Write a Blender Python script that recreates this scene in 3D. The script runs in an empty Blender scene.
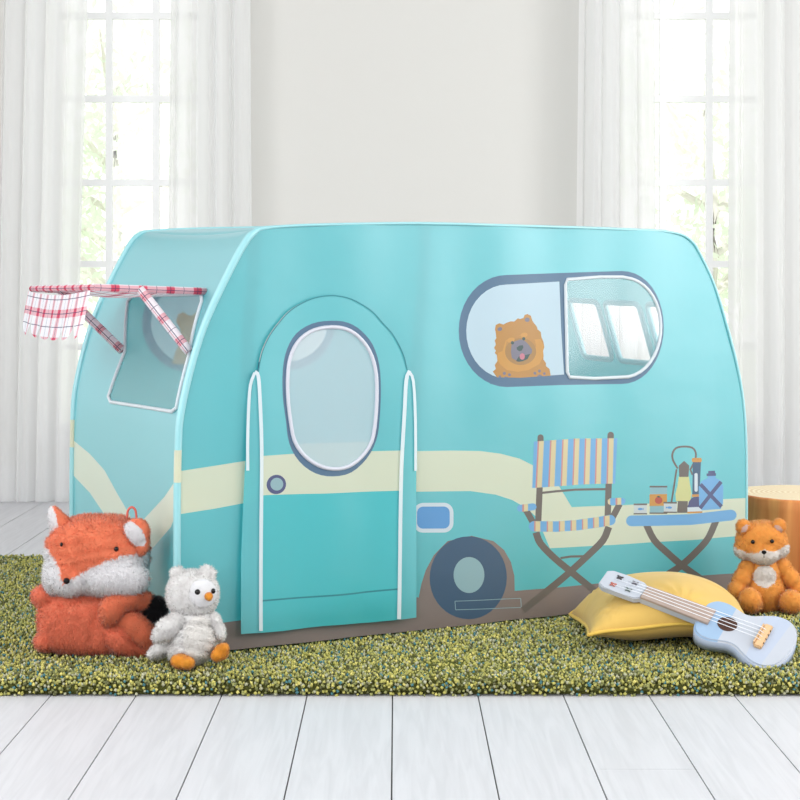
import bpy, bmesh, math, random
import numpy as np
from mathutils import Vector, Matrix, Euler, noise
from mathutils.geometry import delaunay_2d_cdt

C = bpy.context.scene.collection
sc = bpy.context.scene
PI = math.pi

# ------------------------------------------------------------------ camera, world, lights, exposure
EYE = 0.798
FPX, PX0, PY0 = 1600.0, 396.0, 298.0
cam_d = bpy.data.cameras.new('camera')
cam_d.sensor_width = 36.0
cam_d.lens = 36.0 * FPX / 800.0
cam_d.shift_x = 4.0 / 800.0
cam_d.shift_y = -102.0 / 800.0
cam_d.clip_end = 200
cam = bpy.data.objects.new('camera', cam_d)
C.objects.link(cam)
cam.location = (0, 0, EYE)
cam.rotation_euler = (PI / 2, 0, 0)
sc.camera = cam

sc.view_settings.view_transform = 'Standard'
sc.view_settings.look = 'None'
sc.view_settings.gamma = 1.0
sc.view_settings.use_curve_mapping = False
sc.view_settings.exposure = 0.0
sc.cycles.max_bounces = 14
sc.cycles.diffuse_bounces = 6
sc.cycles.transmission_bounces = 10
sc.cycles.transparent_max_bounces = 24

world = bpy.data.worlds.new('daylight')
sc.world = world
world.use_nodes = True
wn = world.node_tree.nodes
wl = world.node_tree.links
wn.clear()
w_out = wn.new('ShaderNodeOutputWorld')
w_bg = wn.new('ShaderNodeBackground')
w_tc = wn.new('ShaderNodeTexCoord')
w_sep = wn.new('ShaderNodeSeparateXYZ')
wl.new(w_tc.outputs['Generated'], w_sep.inputs[0])
w_mr = wn.new('ShaderNodeMapRange')          # brighter sky on the window side of the house
w_mr.inputs['From Min'].default_value = -0.15
w_mr.inputs['From Max'].default_value = 0.35
w_mr.inputs['To Min'].default_value = 0.70
w_mr.inputs['To Max'].default_value = 1.5
wl.new(w_sep.outputs['Y'], w_mr.inputs['Value'])
w_bg.inputs['Color'].default_value = (1.0, 0.995, 0.985, 1)
wl.new(w_mr.outputs['Result'], w_bg.inputs['Strength'])
wl.new(w_bg.outputs[0], w_out.inputs['Surface'])


def area_light(name, loc, target, size, power, col=(1, 1, 1)):
    d = bpy.data.lights.new(name, 'AREA')
    d.shape = 'RECTANGLE'
    d.size, d.size_y = size
    d.energy = power
    d.color = col
    o = bpy.data.objects.new(name, d)
    C.objects.link(o)
    o.location = loc
    o.rotation_euler = (Vector(target) - Vector(loc)).to_track_quat('-Z', 'Y').to_euler()
    return o


area_light('daylight_key', (2.3, 0.9, 2.25), (0.5, 3.9, 0.7), (1.5, 1.4), 28, (1.0, 0.99, 0.97))
area_light('daylight_right', (3.1, 3.0, 1.5), (0.9, 4.1, 0.7), (1.6, 2.0), 58, (1.0, 1.0, 0.99))
area_light('fill_front', (-1.3, -1.2, 1.75), (-0.2, 3.6, 0.3), (2.4, 1.5), 62, (1.0, 1.0, 1.0))  # added fill from the front left, no real source behind it
sun_d = bpy.data.lights.new('sun', 'SUN')          # high behind the house: lights the garden, kept off the room by the ceiling
sun_d.energy = 1.9
sun_d.angle = math.radians(2)
sun = bpy.data.objects.new('sun', sun_d)
C.objects.link(sun)
sun.rotation_euler = (math.radians(38), 0, 0)
area_light('fill_left', (-3.0, 1.6, 1.8), (-0.5, 3.7, 0.5), (1.6, 1.6), 56, (0.98, 0.99, 1.0))  # added fill from the left, brightens the big fox and end panel


# ------------------------------------------------------------------ helpers
def lin(c):
    c = c / 255.0
    return c / 12.92 if c <= 0.04045 else ((c + 0.055) / 1.055) ** 2.4


def rgb(r, g, b):
    return (lin(r), lin(g), lin(b), 1.0)


def Q(px, py, d):
    """point at distance d on the line of sight through a photo position"""
    return Vector(((px - PX0) * d / FPX, d, EYE - (py - PY0) * d / FPX))


def new_mat(name):
    m = bpy.data.materials.new(name)
    m.use_nodes = True
    nt = m.node_tree
    nt.nodes.clear()
    return m, nt, nt.nodes.new('ShaderNodeOutputMaterial')


def plain(name, col, rough=0.6, spec=0.4, var=0.0, scale=20.0, bump=0.0, bscale=200.0, sheen=0.0, metal=0.0):
    m, nt, out = new_mat(name)
    b = nt.nodes.new('ShaderNodeBsdfPrincipled')
    b.inputs['Base Color'].default_value = col
    b.inputs['Roughness'].default_value = rough
    b.inputs['Specular IOR Level'].default_value = spec
    b.inputs['Metallic'].default_value = metal
    b.inputs['Sheen Weight'].default_value = sheen
    tc = nt.nodes.new('ShaderNodeTexCoord')
    if var:
        n = nt.nodes.new('ShaderNodeTexNoise')
        n.inputs['Scale'].default_value = scale
        n.inputs['Detail'].default_value = 4
        nt.links.new(tc.outputs['Object'], n.inputs['Vector'])
        r = nt.nodes.new('ShaderNodeValToRGB')
        r.color_ramp.elements[0].position = 0.3
        r.color_ramp.elements[1].position = 0.7
        r.color_ramp.elements[0].color = tuple(x * (1 - var) for x in col[:3]) + (1,)
        r.color_ramp.elements[1].color = tuple(min(1, x * (1 + var * 0.6)) for x in col[:3]) + (1,)
        nt.links.new(n.outputs['Fac'], r.inputs['Fac'])
        nt.links.new(r.outputs['Color'], b.inputs['Base Color'])
    if bump:
        n2 = nt.nodes.new('ShaderNodeTexNoise')
        n2.inputs['Scale'].default_value = bscale
        n2.inputs['Detail'].default_value = 3
        nt.links.new(tc.outputs['Object'], n2.inputs['Vector'])
        bp = nt.nodes.new('ShaderNodeBump')
        bp.inputs['Strength'].default_value = bump
        bp.inputs['Distance'].default_value = 0.004
        nt.links.new(n2.outputs['Fac'], bp.inputs['Height'])
        nt.links.new(bp.outputs['Normal'], b.inputs['Normal'])
    nt.links.new(b.outputs[0], out.inputs['Surface'])
    return m


def fabric(name, col, trans=0.38, gloss=0.05, transparent=0.0, rough=0.5, tcol=None):
    """thin cloth: part of the light is scattered back, part goes through"""
    m, nt, out = new_mat(name)
    tc = nt.nodes.new('ShaderNodeTexCoord')
    nz = nt.nodes.new('ShaderNodeTexNoise')
    nz.inputs['Scale'].default_value = 7
    nz.inputs['Detail'].default_value = 3
    nt.links.new(tc.outputs['Object'], nz.inputs['Vector'])
    bp = nt.nodes.new('ShaderNodeBump')
    bp.inputs['Strength'].default_value = 0.25
    bp.inputs['Distance'].default_value = 0.01
    nt.links.new(nz.outputs['Fac'], bp.inputs['Height'])
    d = nt.nodes.new('ShaderNodeBsdfDiffuse')
    d.inputs['Color'].default_value = col
    t = nt.nodes.new('ShaderNodeBsdfTranslucent')
    t.inputs['Color'].default_value = tcol or col
    nt.links.new(bp.outputs['Normal'], d.inputs['Normal'])
    mx = nt.nodes.new('ShaderNodeMixShader')
    mx.inputs[0].default_value = trans
    nt.links.new(d.outputs[0], mx.inputs[1])
    nt.links.new(t.outputs[0], mx.inputs[2])
    last = mx
    if gloss:
        g = nt.nodes.new('ShaderNodeBsdfGlossy')
        g.inputs['Roughness'].default_value = rough
        g.inputs['Color'].default_value = (0.9, 0.95, 1, 1)
        nt.links.new(bp.outputs['Normal'], g.inputs['Normal'])
        m2 = nt.nodes.new('ShaderNodeMixShader')
        lw = nt.nodes.new('ShaderNodeLayerWeight')
        lw.inputs['Blend'].default_value = 0.5
        pw = nt.nodes.new('ShaderNodeMath')
        pw.operation = 'POWER'
        pw.inputs[1].default_value = 2.0
        nt.links.new(lw.outputs['Facing'], pw.inputs[0])
        ma = nt.nodes.new('ShaderNodeMath')
        ma.operation = 'MULTIPLY_ADD'
        ma.inputs[1].default_value = 0.40
        ma.inputs[2].default_value = gloss
        nt.links.new(pw.outputs[0], ma.inputs[0])
        nt.links.new(ma.outputs[0], m2.inputs[0])
        nt.links.new(mx.outputs[0], m2.inputs[1])
        nt.links.new(g.outputs[0], m2.inputs[2])
        last = m2
    if transparent:
        tr = nt.nodes.new('ShaderNodeBsdfTransparent')
        m3 = nt.nodes.new('ShaderNodeMixShader')
        m3.inputs[0].default_value = transparent
        nt.links.new(last.outputs[0], m3.inputs[1])
        nt.links.new(tr.outputs[0], m3.inputs[2])
        last = m3
    nt.links.new(last.outputs[0], out.inputs['Surface'])
    return m


def link(name, me, parent=None, mats=(), smooth=True):
    o = bpy.data.objects.new(name, me)
    C.objects.link(o)
    if parent is not None:
        o.parent = parent
    for m in mats:
        me.materials.append(m)
    if smooth and len(me.polygons):
        me.polygons.foreach_set('use_smooth', [True] * len(me.polygons))
    return o


def from_bm(name, bm, parent=None, mats=(), smooth=True):
    me = bpy.data.meshes.new(name)
    bm.to_mesh(me)
    bm.free()
    return link(name, me, parent, mats, smooth)


def tag(o, label=None, cat=None, group=None, kind=None):
    if label:
        o['label'] = label
    if cat:
        o['category'] = cat
    if group:
        o['group'] = group
    if kind:
        o['kind'] = kind
    return o


def empty(name, loc=(0, 0, 0), rz=0.0):
    o = bpy.data.objects.new(name, None)
    o.empty_display_size = 0.1
    C.objects.link(o)
    o.location = loc
    o.rotation_euler = (0, 0, rz)
    return o


def add_box(bm, lo, hi, mat=0, bevel=0.0):
    r = bmesh.ops.create_cube(bm, size=1)
    vs = r['verts']
    for v in vs:
        v.co = Vector((lo[i] + (v.co[i] + 0.5) * (hi[i] - lo[i]) for i in range(3)))
    fs = {f for v in vs for f in v.link_faces}
    for f in fs:
        f.material_index = mat
    if bevel:
        es = list({e for f in fs for e in f.edges})
        bmesh.ops.bevel(bm, geom=es, offset=bevel, segments=2, affect='EDGES')


def add_tube(bm, pts, radius, closed=False, sides=8, flat=1.0, up=Vector((0, 0, 1)), mat=None, caps=True):
    """radius: number or list. flat: squash factor across the tube"""
    pts = [Vector(p) for p in pts]
    n = len(pts)
    rings = []
    for i, p in enumerate(pts):
        a = pts[(i - 1) % n] if (closed or i > 0) else p
        b = pts[(i + 1) % n] if (closed or i < n - 1) else p
        t = (b - a).normalized()
        s = t.cross(up)
        if s.length < 1e-4:
            s = t.cross(Vector((1, 0, 0)))
        s.normalize()
        q = s.cross(t).normalized()
        r = radius[i] if isinstance(radius, (list, tuple)) else radius
        rings.append([bm.verts.new(p + s * (math.cos(k * 2 * PI / sides) * r * flat) + q * (math.sin(k * 2 * PI / sides) * r)) for k in range(sides)])
    m = n if closed else n - 1
    for i in range(m):
        A, B = rings[i], rings[(i + 1) % n]
        for k in range(sides):
            f = bm.faces.new((A[k], A[(k + 1) % sides], B[(k + 1) % sides], B[k]))
            if mat is not None:
                f.material_index = mat[i] if isinstance(mat, (list, tuple)) else mat
    if not closed and caps:
        for R in (rings[0], rings[-1]):
            try:
                bm.faces.new(R)
            except ValueError:
                pass


def tube_obj(name, pts, radius, mat, parent=None, **kw):
    bm = bmesh.new()
    add_tube(bm, pts, radius, **kw)
    bmesh.ops.recalc_face_normals(bm, faces=bm.faces)
    return from_bm(name, bm, parent, [mat])


def ellipsoid(name, c, r, mat, parent=None, rot=None, sub=3):
    bm = bmesh.new()
    bmesh.ops.create_icosphere(bm, subdivisions=sub, radius=1)
    R = rot.to_matrix() if rot else Matrix.Identity(3)
    for v in bm.verts:
        v.co = Vector(c) + R @ Vector((v.co.x * r[0], v.co.y * r[1], v.co.z * r[2]))
    return from_bm(name, bm, parent, [mat])


def catmull(pts, n=4, closed=False):
    pts = [Vector(p) for p in pts]
    out = []
    m = len(pts)
    for i in range(m if closed else m - 1):
        if closed:
            p0, p1, p2, p3 = pts[i - 1], pts[i], pts[(i + 1) % m], pts[(i + 2) % m]
        else:
            p1, p2 = pts[i], pts[i + 1]
            p0 = pts[i - 1] if i else p1 * 2 - p2
            p3 = pts[i + 2] if i + 2 < m else p2 * 2 - p1
        for k in range(n):
            t = k / n
            out.append(0.5 * ((2 * p1) + (p2 - p0) * t + (2 * p0 - 5 * p1 + 4 * p2 - p3) * t * t + (3 * p1 - p0 - 3 * p2 + p3) * t ** 3))
    if not closed:
        out.append(pts[-1])
    return out


def in_poly(P, poly):
    """P (n,2) numpy, poly list of 2-D points -> bool mask"""
    poly = np.asarray([(p[0], p[1]) for p in poly], dtype=float)
    lo, hi = poly.min(0), poly.max(0)
    res = np.zeros(len(P), bool)
    idx = np.where((P[:, 0] >= lo[0]) & (P[:, 0] <= hi[0]) & (P[:, 1] >= lo[1]) & (P[:, 1] <= hi[1]))[0]
    if not len(idx):
        return res
    x, y = P[idx, 0], P[idx, 1]
    ins = np.zeros(len(idx), bool)
    n = len(poly)
    j = n - 1
    for i in range(n):
        xi, yi = poly[i]
        xj, yj = poly[j]
        if yi != yj:
            c = ((yi > y) != (yj > y)) & (x < (xj - xi) * (y - yi) / (yj - yi) + xi)
            ins ^= c
        j = i
    res[idx] = ins
    return res


def sheet(name, outline, holes, prints, mp, base, parent=None, grid=0.03, off=None):
    """A piece of cloth cut to an outline (with openings), printed with coloured shapes; mp maps the
    flat cutting plane to 3-D.  Every print is a set of faces of the one cloth mesh."""
    vs, es = [], []

    def loop(poly):
        k0 = len(vs)
        n = len(poly)
        for i in range(n):
            a = Vector(poly[i][:2])
            b = Vector(poly[(i + 1) % n][:2])
            m = max(1, int((b - a).length / grid))
            for k in range(m):
                vs.append(a.lerp(b, k / m))
        n2 = len(vs) - k0
        for i in range(n2):
            es.append((k0 + i, k0 + (i + 1) % n2))
    loop(outline)
    for h in holes:
        loop(h)
    mats = [base]
    for m, poly in prints:
        loop(poly)
        if m not in mats:
            mats.append(m)
    ox = np.array([p[0] for p in outline])
    oy = np.array([p[1] for p in outline])
    gx = np.arange(ox.min() + grid * 0.4, ox.max(), grid)
    gy = np.arange(oy.min() + grid * 0.4, oy.max(), grid)
    GP = np.array([(x, y) for x in gx for y in gy])
    if len(GP):
        GP = GP[in_poly(GP, outline)]
        vs += [Vector((x, y)) for x, y in GP]
    ov, oe, of, *_ = delaunay_2d_cdt(vs, es, [], 0, 1e-6)
    P = np.array([(v[0], v[1]) for v in ov])
    tri = [f for f in of if len(f) == 3]
    T = np.array(tri)
    cen = P[T].mean(1)
    keep = in_poly(cen, outline)
    for h in holes:
        keep &= ~in_poly(cen, h)
    mi = np.zeros(len(T), int)
    for m, poly in prints:
        mi[in_poly(cen, poly)] = mats.index(m)
    T, mi = T[keep], mi[keep]
    used = np.unique(T)
    remap = -np.ones(len(P), int)
    remap[used] = np.arange(len(used))
    me = bpy.data.meshes.new(name)
    me.from_pydata([mp(*P[i]) for i in used], [], remap[T].tolist())
    uv = me.uv_layers.new(name='UVMap')
    Pu = P[used]
    flat = np.empty(len(me.loops), int)
    me.loops.foreach_get('vertex_index', flat)
    uv.data.foreach_set('uv', Pu[flat].ravel())
    o = link(name, me, parent, mats)
    me.polygons.foreach_set('material_index', mi.astype(np.int32))
    me.update()
    # true cloth normals from the mapping itself, so slim print faces shade evenly
    h = 2e-3
    ns = []
    for i in used:
        x, y = P[i]
        nn = (Vector(mp(x + h, y)) - Vector(mp(x - h, y))).cross(Vector(mp(x, y + h)) - Vector(mp(x, y - h)))
        ns.append(tuple(nn.normalized()))
    pn = me.polygons[0].normal
    if pn.dot(Vector(ns[me.polygons[0].vertices[0]])) < 0:
        ns = [(-a, -b, -c) for a, b, c in ns]
    me.normals_split_custom_set_from_vertices(ns)
    return o


def arc(cx, cy, rx, ry, a0, a1, n=16):
    return [(cx + rx * math.cos(math.radians(a0 + (a1 - a0) * k / n)), cy + ry * math.sin(math.radians(a0 + (a1 - a0) * k / n))) for k in range(n + 1)]


def ell(cx, cy, rx, ry, n=28, rot=0.0):
    c, s = math.cos(math.radians(rot)), math.sin(math.radians(rot))
    return [(cx + rx * math.cos(2 * PI * k / n) * c - ry * math.sin(2 * PI * k / n) * s,
             cy + rx * math.cos(2 * PI * k / n) * s + ry * math.sin(2 * PI * k / n) * c) for k in range(n)]


def stroke(pts, w, cap=False, smooth=0):
    """closed outline of a line of width w"""
    if smooth:
        pts = [(p[0], p[1]) for p in catmull([(x, y, 0) for x, y in pts], smooth)]
    pts = [Vector(p) for p in pts]
    L, R = [], []
    n = len(pts)
    for i, p in enumerate(pts):
        t = (pts[min(i + 1, n - 1)] - pts[max(i - 1, 0)]).normalized()
        nn = Vector((-t.y, t.x)) * (w / 2)
        L.append(p + nn)
        R.append(p - nn)
    if cap:
        t = (pts[-1] - pts[-2]).normalized()
        a = math.degrees(math.atan2(t.y, t.x))
        end = [Vector(q) for q in arc(pts[-1].x, pts[-1].y, w / 2, w / 2, a + 90, a - 90, 8)]
        t = (pts[0] - pts[1]).normalized()
        a = math.degrees(math.atan2(t.y, t.x))
        start = [Vector(q) for q in arc(pts[0].x, pts[0].y, w / 2, w / 2, a + 90, a - 90, 8)]
        poly = L[1:-1] + end + R[1:-1][::-1] + start
    else:
        poly = L + R[::-1]
    return [(p.x, p.y) for p in poly]


def rrect(x0, y0, x1, y1, r, n=6):
    return arc(x1 - r, y1 - r, r, r, 0, 90, n) + arc(x0 + r, y1 - r, r, r, 90, 180, n) + arc(x0 + r, y0 + r, r, r, 180, 270, n) + arc(x1 - r, y0 + r, r, r, 270, 360, n)


# ------------------------------------------------------------------ materials of the room
def wall_mat():
    return plain('painted_wall', rgb(213, 211, 207), rough=0.85, spec=0.2, bump=0.05, bscale=60)


def floor_mat():
    m, nt, out = new_mat('white_floor_boards')
    tc = nt.nodes.new('ShaderNodeTexCoord')
    mp = nt.nodes.new('ShaderNodeMapping')
    mp.inputs['Scale'].default_value = (26, 1.6, 1)
    nt.links.new(tc.outputs['Object'], mp.inputs['Vector'])
    n = nt.nodes.new('ShaderNodeTexNoise')
    n.inputs['Scale'].default_value = 2.0
    n.inputs['Detail'].default_value = 6
    n.inputs['Distortion'].default_value = 1.2
    nt.links.new(mp.outputs['Vector'], n.inputs['Vector'])
    r = nt.nodes.new('ShaderNodeValToRGB')
    r.color_ramp.elements[0].position = 0.35
    r.color_ramp.elements[1].position = 0.62
    r.color_ramp.elements[0].color = rgb(193, 193, 197)
    r.color_ramp.elements[1].color = rgb(201, 201, 205)
    nt.links.new(n.outputs['Fac'], r.inputs['Fac'])
    b = nt.nodes.new('ShaderNodeBsdfPrincipled')
    b.inputs['Roughness'].default_value = 0.5
    b.inputs['Specular IOR Level'].default_value = 0.3
    nt.links.new(r.outputs['Color'], b.inputs['Base Color'])
    bp = nt.nodes.new('ShaderNodeBump')
    bp.inputs['Strength'].default_value = 0.06
    bp.inputs['Distance'].default_value = 0.003
    nt.links.new(n.outputs['Fac'], bp.inputs['Height'])
    nt.links.new(bp.outputs['Normal'], b.inputs['Normal'])
    nt.links.new(b.outputs[0], out.inputs['Surface'])
    return m


M_wall = wall_mat()
M_trim = plain('white_woodwork', rgb(240, 240, 240), rough=0.45)
M_floor = floor_mat()
M_gap = plain('dark_board_gap', rgb(95, 95, 92), rough=0.9)

# ------------------------------------------------------------------ floor: boards with fine gaps
bm = bmesh.new()
x = -0.007 - 0.1715 * 18
rnd = random.Random(4)
for i in range(37):
    x0, x1 = x + 0.0013, x + 0.1715 - 0.0013
    y = 0.2 - rnd.random() * 1.6
    while y < 6.4:
        ln = 2.2 + rnd.random() * 0.8
        y1 = min(y + ln, 6.45)
        add_box(bm, (x0, y, -0.02), (x1, y1 - 0.0012, 0), 0)
        y = y1
    x += 0.1715
add_box(bm, (-3.1, -1.5, -0.06), (3.3, 6.45, -0.004), 1)
tag(from_bm('floor', bm, None, [M_floor, M_gap], smooth=False), kind='structure')

# ------------------------------------------------------------------ back wall with two window openings
WY0, WY1 = 6.40, 6.56
WINS = [(-1.395, -0.765), (0.87, 1.50)]
Z0, Z1 = 0.25, 2.62
bm = bmesh.new()
xs = [-3.1, WINS[0][0], WINS[0][1], WINS[1][0], WINS[1][1], 3.3]
for i in range(5):
    if i in (1, 3):
        add_box(bm, (xs[i], WY0, -0.02), (xs[i + 1], WY1, Z0))
        add_box(bm, (xs[i], WY0, Z1), (xs[i + 1], WY1, 3.0))
    else:
        add_box(bm, (xs[i], WY0, -0.02), (xs[i + 1], WY1, 3.0))
tag(from_bm('wall_back', bm, None, [M_wall], smooth=False), kind='structure')
bm = bmesh.new()
add_box(bm, (-3.1, 6.382, 0.0), (3.3, 6.40, 0.13), bevel=0.003)
tag(from_bm('baseboard_back', bm, None, [M_trim], smooth=False), kind='structure')

bm = bmesh.new()
add_box(bm, (-3.1, -1.5, 3.0), (3.3, 6.56, 3.1))
tag(from_bm('ceiling', bm, None, [M_trim], smooth=False), kind='structure')

M_pane = None
m, nt, out = new_mat('window_glass')
tr = nt.nodes.new('ShaderNodeBsdfTransparent')
gl = nt.nodes.new('ShaderNodeBsdfGlossy')
gl.inputs['Roughness'].default_value = 0.02
mx = nt.nodes.new('ShaderNodeMixShader')
mx.inputs[0].default_value = 0.06
nt.links.new(tr.outputs[0], mx.inputs[1])
nt.links.new(gl.outputs[0], mx.inputs[2])
nt.links.new(mx.outputs[0], out.inputs['Surface'])
M_pane = m

MUNT = [(-1.161, -0.971), (1.080, 1.268)]
ROWS = [0.60, 0.935, 1.265, 1.604, 1.94, 2.27]
for wi, (a, b) in enumerate(WINS):
    root = tag(empty('window_%d' % (wi + 1), ((a + b) / 2, 6.46, Z0)), kind='structure')
    ox, oy, oz = (a + b) / 2, 6.46, Z0
    bm = bmesh.new()
    fr = 0.035
    add_box(bm, (a - ox, 0, 0), (a + fr - ox, 0.05, Z1 - Z0))
    add_box(bm, (b - fr - ox, 0, 0), (b - ox, 0.05, Z1 - Z0))
    add_box(bm, (a + fr - ox, 0, 0), (b - fr - ox, 0.05, 0.04))
    add_box(bm, (a + fr - ox, 0, Z1 - Z0 - 0.04), (b - fr - ox, 0.05, Z1 - Z0))
    from_bm('window_frame', bm, root, [M_trim], False)
    bm = bmesh.new()
    for mxx in MUNT[wi]:
        add_box(bm, (mxx - 0.0135 - ox, 0.008, 0.04), (mxx + 0.0135 - ox, 0.036, Z1 - Z0 - 0.04))
    for zz in ROWS:
        add_box(bm, (a + fr - ox, 0.010, zz - 0.0135 - oz), (b - fr - ox, 0.034, zz + 0.0135 - oz))
    from_bm('glazing_bars', bm, root, [M_trim], False)
    bm = bmesh.new()
    vs = [bm.verts.new((xx - ox, 0.022, zz - oz)) for xx, zz in ((a + fr, Z0 + 0.04), (b - fr, Z0 + 0.04), (b - fr, Z1 - 0.04), (a + fr, Z1 - 0.04))]
    bm.faces.new(vs)
    from_bm('pane', bm, root, [M_pane], False)
    bm = bmesh.new()
    add_box(bm, (a - 0.05 - ox, -0.09, -0.025), (b + 0.05 - ox, 0.0, 0.0), bevel=0.004)
    from_bm('window_sill', bm, root, [M_trim], False)
    bm = bmesh.new()
    for c0, c1 in ((a - 0.07, a), (b, b + 0.07)):
        add_box(bm, (c0 - ox, -0.078, 0.0), (c1 - ox, -0.06, Z1 - Z0))
    add_box(bm, (a - 0.07 - ox, -0.078, Z1 - Z0), (b + 0.07 - ox, -0.06, Z1 - Z0 + 0.07))
    from_bm('casing', bm, root, [M_trim], False)

# ------------------------------------------------------------------ outside: ground and trees beyond the glass
M_lawn = plain('sunlit_lawn', rgb(232, 240, 220), rough=0.9, var=0.1, scale=2)
bm = bmesh.new()
add_box(bm, (-14, 6.6, -0.5), (14, 40, -0.3))
tag(from_bm('ground', bm, None, [M_lawn], False), kind='structure')
M_leaf = fabric('sunlit_leaves', rgb(243, 250, 238), trans=0.5, gloss=0.0)
M_bark = plain('pale_bark', rgb(240, 236, 230), rough=0.9)


def tree(x, y, h, seed, label):
    rn = random.Random(seed)
    root = tag(empty('garden_tree', (x, y, -0.3)), label, 'tree', 'trees in the garden')
    bm = bmesh.new()
    tips = []
    trunk = [Vector((0.03 * math.sin(k * 1.3 + seed), 0.02 * math.cos(k * 2.1), h * 0.8 * k / 8)) for k in range(9)]
    add_tube(bm, trunk, [0.09 * (1 - 0.085 * k) for k in range(9)])
    for k in range(12):
        b0 = trunk[2 + k % 6]
        an = rn.random() * 2 * PI
        ln = 0.6 + rn.random() * 0.7
        pts = [b0 + Vector((math.cos(an), math.sin(an), 0.55)) * ln * t + Vector((0, 0, 0.12 * t * t)) for t in (0, 0.35, 0.7, 1)]
        add_tube(bm, pts, [0.035, 0.027, 0.018, 0.008], sides=6)
        tips += pts[1:]
    from_bm('trunk', bm, root, [M_bark])
    V, F = [], []
    for t in tips + trunk[5:]:
        for _ in range(60):
            p = t + Vector((rn.gauss(0, 0.24), rn.gauss(0, 0.24), rn.gauss(0, 0.2)))
            d1 = Vector((rn.uniform(-1, 1), rn.uniform(-1, 1), rn.uniform(-1, 1))).normalized()
            d2 = d1.cross(Vector((rn.uniform(-1, 1), rn.uniform(-1, 1), rn.uniform(-1, 1)))).normalized()
            L = 0.06
            k0 = len(V)
            V += [p - d1 * L, p + d2 * L * 0.45, p + d1 * L, p - d2 * L * 0.45]
            F.append((k0, k0 + 1, k0 + 2, k0 + 3))
    me = bpy.data.meshes.new('foliage')
    me.from_pydata(V, [], F)
    link('foliage', me, root, [M_leaf], False)


tree(-2.35, 13.5, 3.6, 3, 'pale leafy tree in the garden seen through the window left of the tent')
tree(2.55, 13.0, 3.6, 8, 'pale leafy tree in the garden seen through the window right of the tent')

# ------------------------------------------------------------------ sheer curtains
M_sheer = fabric('sheer_white_voile', rgb(240, 240, 240), trans=0.58, gloss=0.0, transparent=0.12)
M_rod = plain('white_rod', rgb(235, 235, 235), rough=0.3)


def curtain(xl_top, xr_top, xl_bot, xr_bot, seed, label, y=6.23):
    rn = random.Random(seed)
    ph = [rn.random() * 7 for _ in range(6)]
    nx, nz = 90, 40
    V, F = [], []
    for j in range(nz + 1):
        t = j / nz
        z = 2.78 + (0.006 - 2.78) * t
        e = t ** 0.8
        xl = xl_top + (xl_bot - xl_top) * e
        xr = xr_top + (xr_bot - xr_top) * e
        for i in range(nx + 1):
            s = i / nx
            a = 0.6 + 0.4 * t
            yy = y + a * (0.020 * math.sin(2 * PI * 4.3 * s + ph[0] + 0.3 * t) + 0.008 * math.sin(2 * PI * 9.1 * s + ph[1] - 0.5 * t) + 0.003 * math.sin(2 * PI * 17 * s + ph[2]))
            xx = xl + (xr - xl) * s + 0.010 * math.sin(2 * PI * 4.3 * s + ph[3])
            V.append((xx, yy, z))
    for j in range(nz):
        for i in range(nx):
            k = j * (nx + 1) + i
            F.append((k, k + 1, k + nx + 2, k + nx + 1))
    me = bpy.data.meshes.new('curtain')
    me.from_pydata(V, [], F)
    o = link('sheer_curtain', me, None, [M_sheer])
    tag(o, label, 'curtain', 'sheer window curtains')


def cx(px):
    return (px - PX0) * 6.23 / FPX


curtain(cx(6), cx(97), cx(-8), cx(76), 1, 'white sheer curtain hanging at far left behind the plaid awning')
curtain(cx(172), cx(247), cx(164), cx(251), 2, 'white sheer curtain falling behind the rounded left end of the tent roof')
curtain(cx(581), cx(650), cx(572), cx(655), 5, 'white sheer curtain falling behind the tent above its clear oval window')
curtain(cx(731), cx(818), cx(728), cx(822), 9, 'white sheer curtain hanging to the floor behind the tree stump')

# ------------------------------------------------------------------ rug: woven base with a looped pile
RT = 0.04            # top of the pile
RX0, RX1, RY0, RY1 = -1.22, 1.46, 3.205, 4.77
rug = empty('shag_rug', (0.12, 3.98, 0.0))
tag(rug, 'thick mottled green and yellow shag rug on the white floor boards', 'rug')
M_back = plain('rug_backing', rgb(92, 94, 50), rough=1.0, spec=0.0, var=0.3, scale=60)
bm = bmesh.new()
add_box(bm, (RX0 - 0.12, RY0 + 0.008 - 3.98, 0.001), (RX1 - 0.12, RY1 - 0.008 - 3.98, RT - 0.0095), bevel=0.008)
from_bm('backing', bm, rug, [M_back], False)
rs = np.random.RandomState(7)
sp = 0.0061
gx = np.arange(RX0, RX1, sp)
gy = np.arange(RY0 + 0.006, RY1, sp)
GX, GY = np.meshgrid(gx, gy)
px_, py_ = GX.ravel(), GY.ravel()
n0 = len(px_)
px_ = px_ + rs.uniform(-0.45, 0.45, n0) * sp
py_ = py_ + rs.uniform(-0.45, 0.45, n0) * sp
# height of tuft tops: gentle unevenness, rolled front edge
hz = RT - 0.003 + rs.uniform(-0.005, 0.004, n0) + 0.003 * np.sin(px_ * 5 + 1) * np.sin(py_ * 9)
edge = np.clip((py_ - RY0) / 0.03, 0, 1)
hz -= 0.014 * (1 - np.sqrt(np.clip(1 - (1 - edge) ** 2, 0, 1)))
base_p = np.stack([px_, py_, hz - 0.012], 1)
axis = np.stack([rs.normal(0, .35, n0), rs.normal(0, .35, n0) - 0.5 * (1 - edge), np.ones(n0)], 1)
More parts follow.
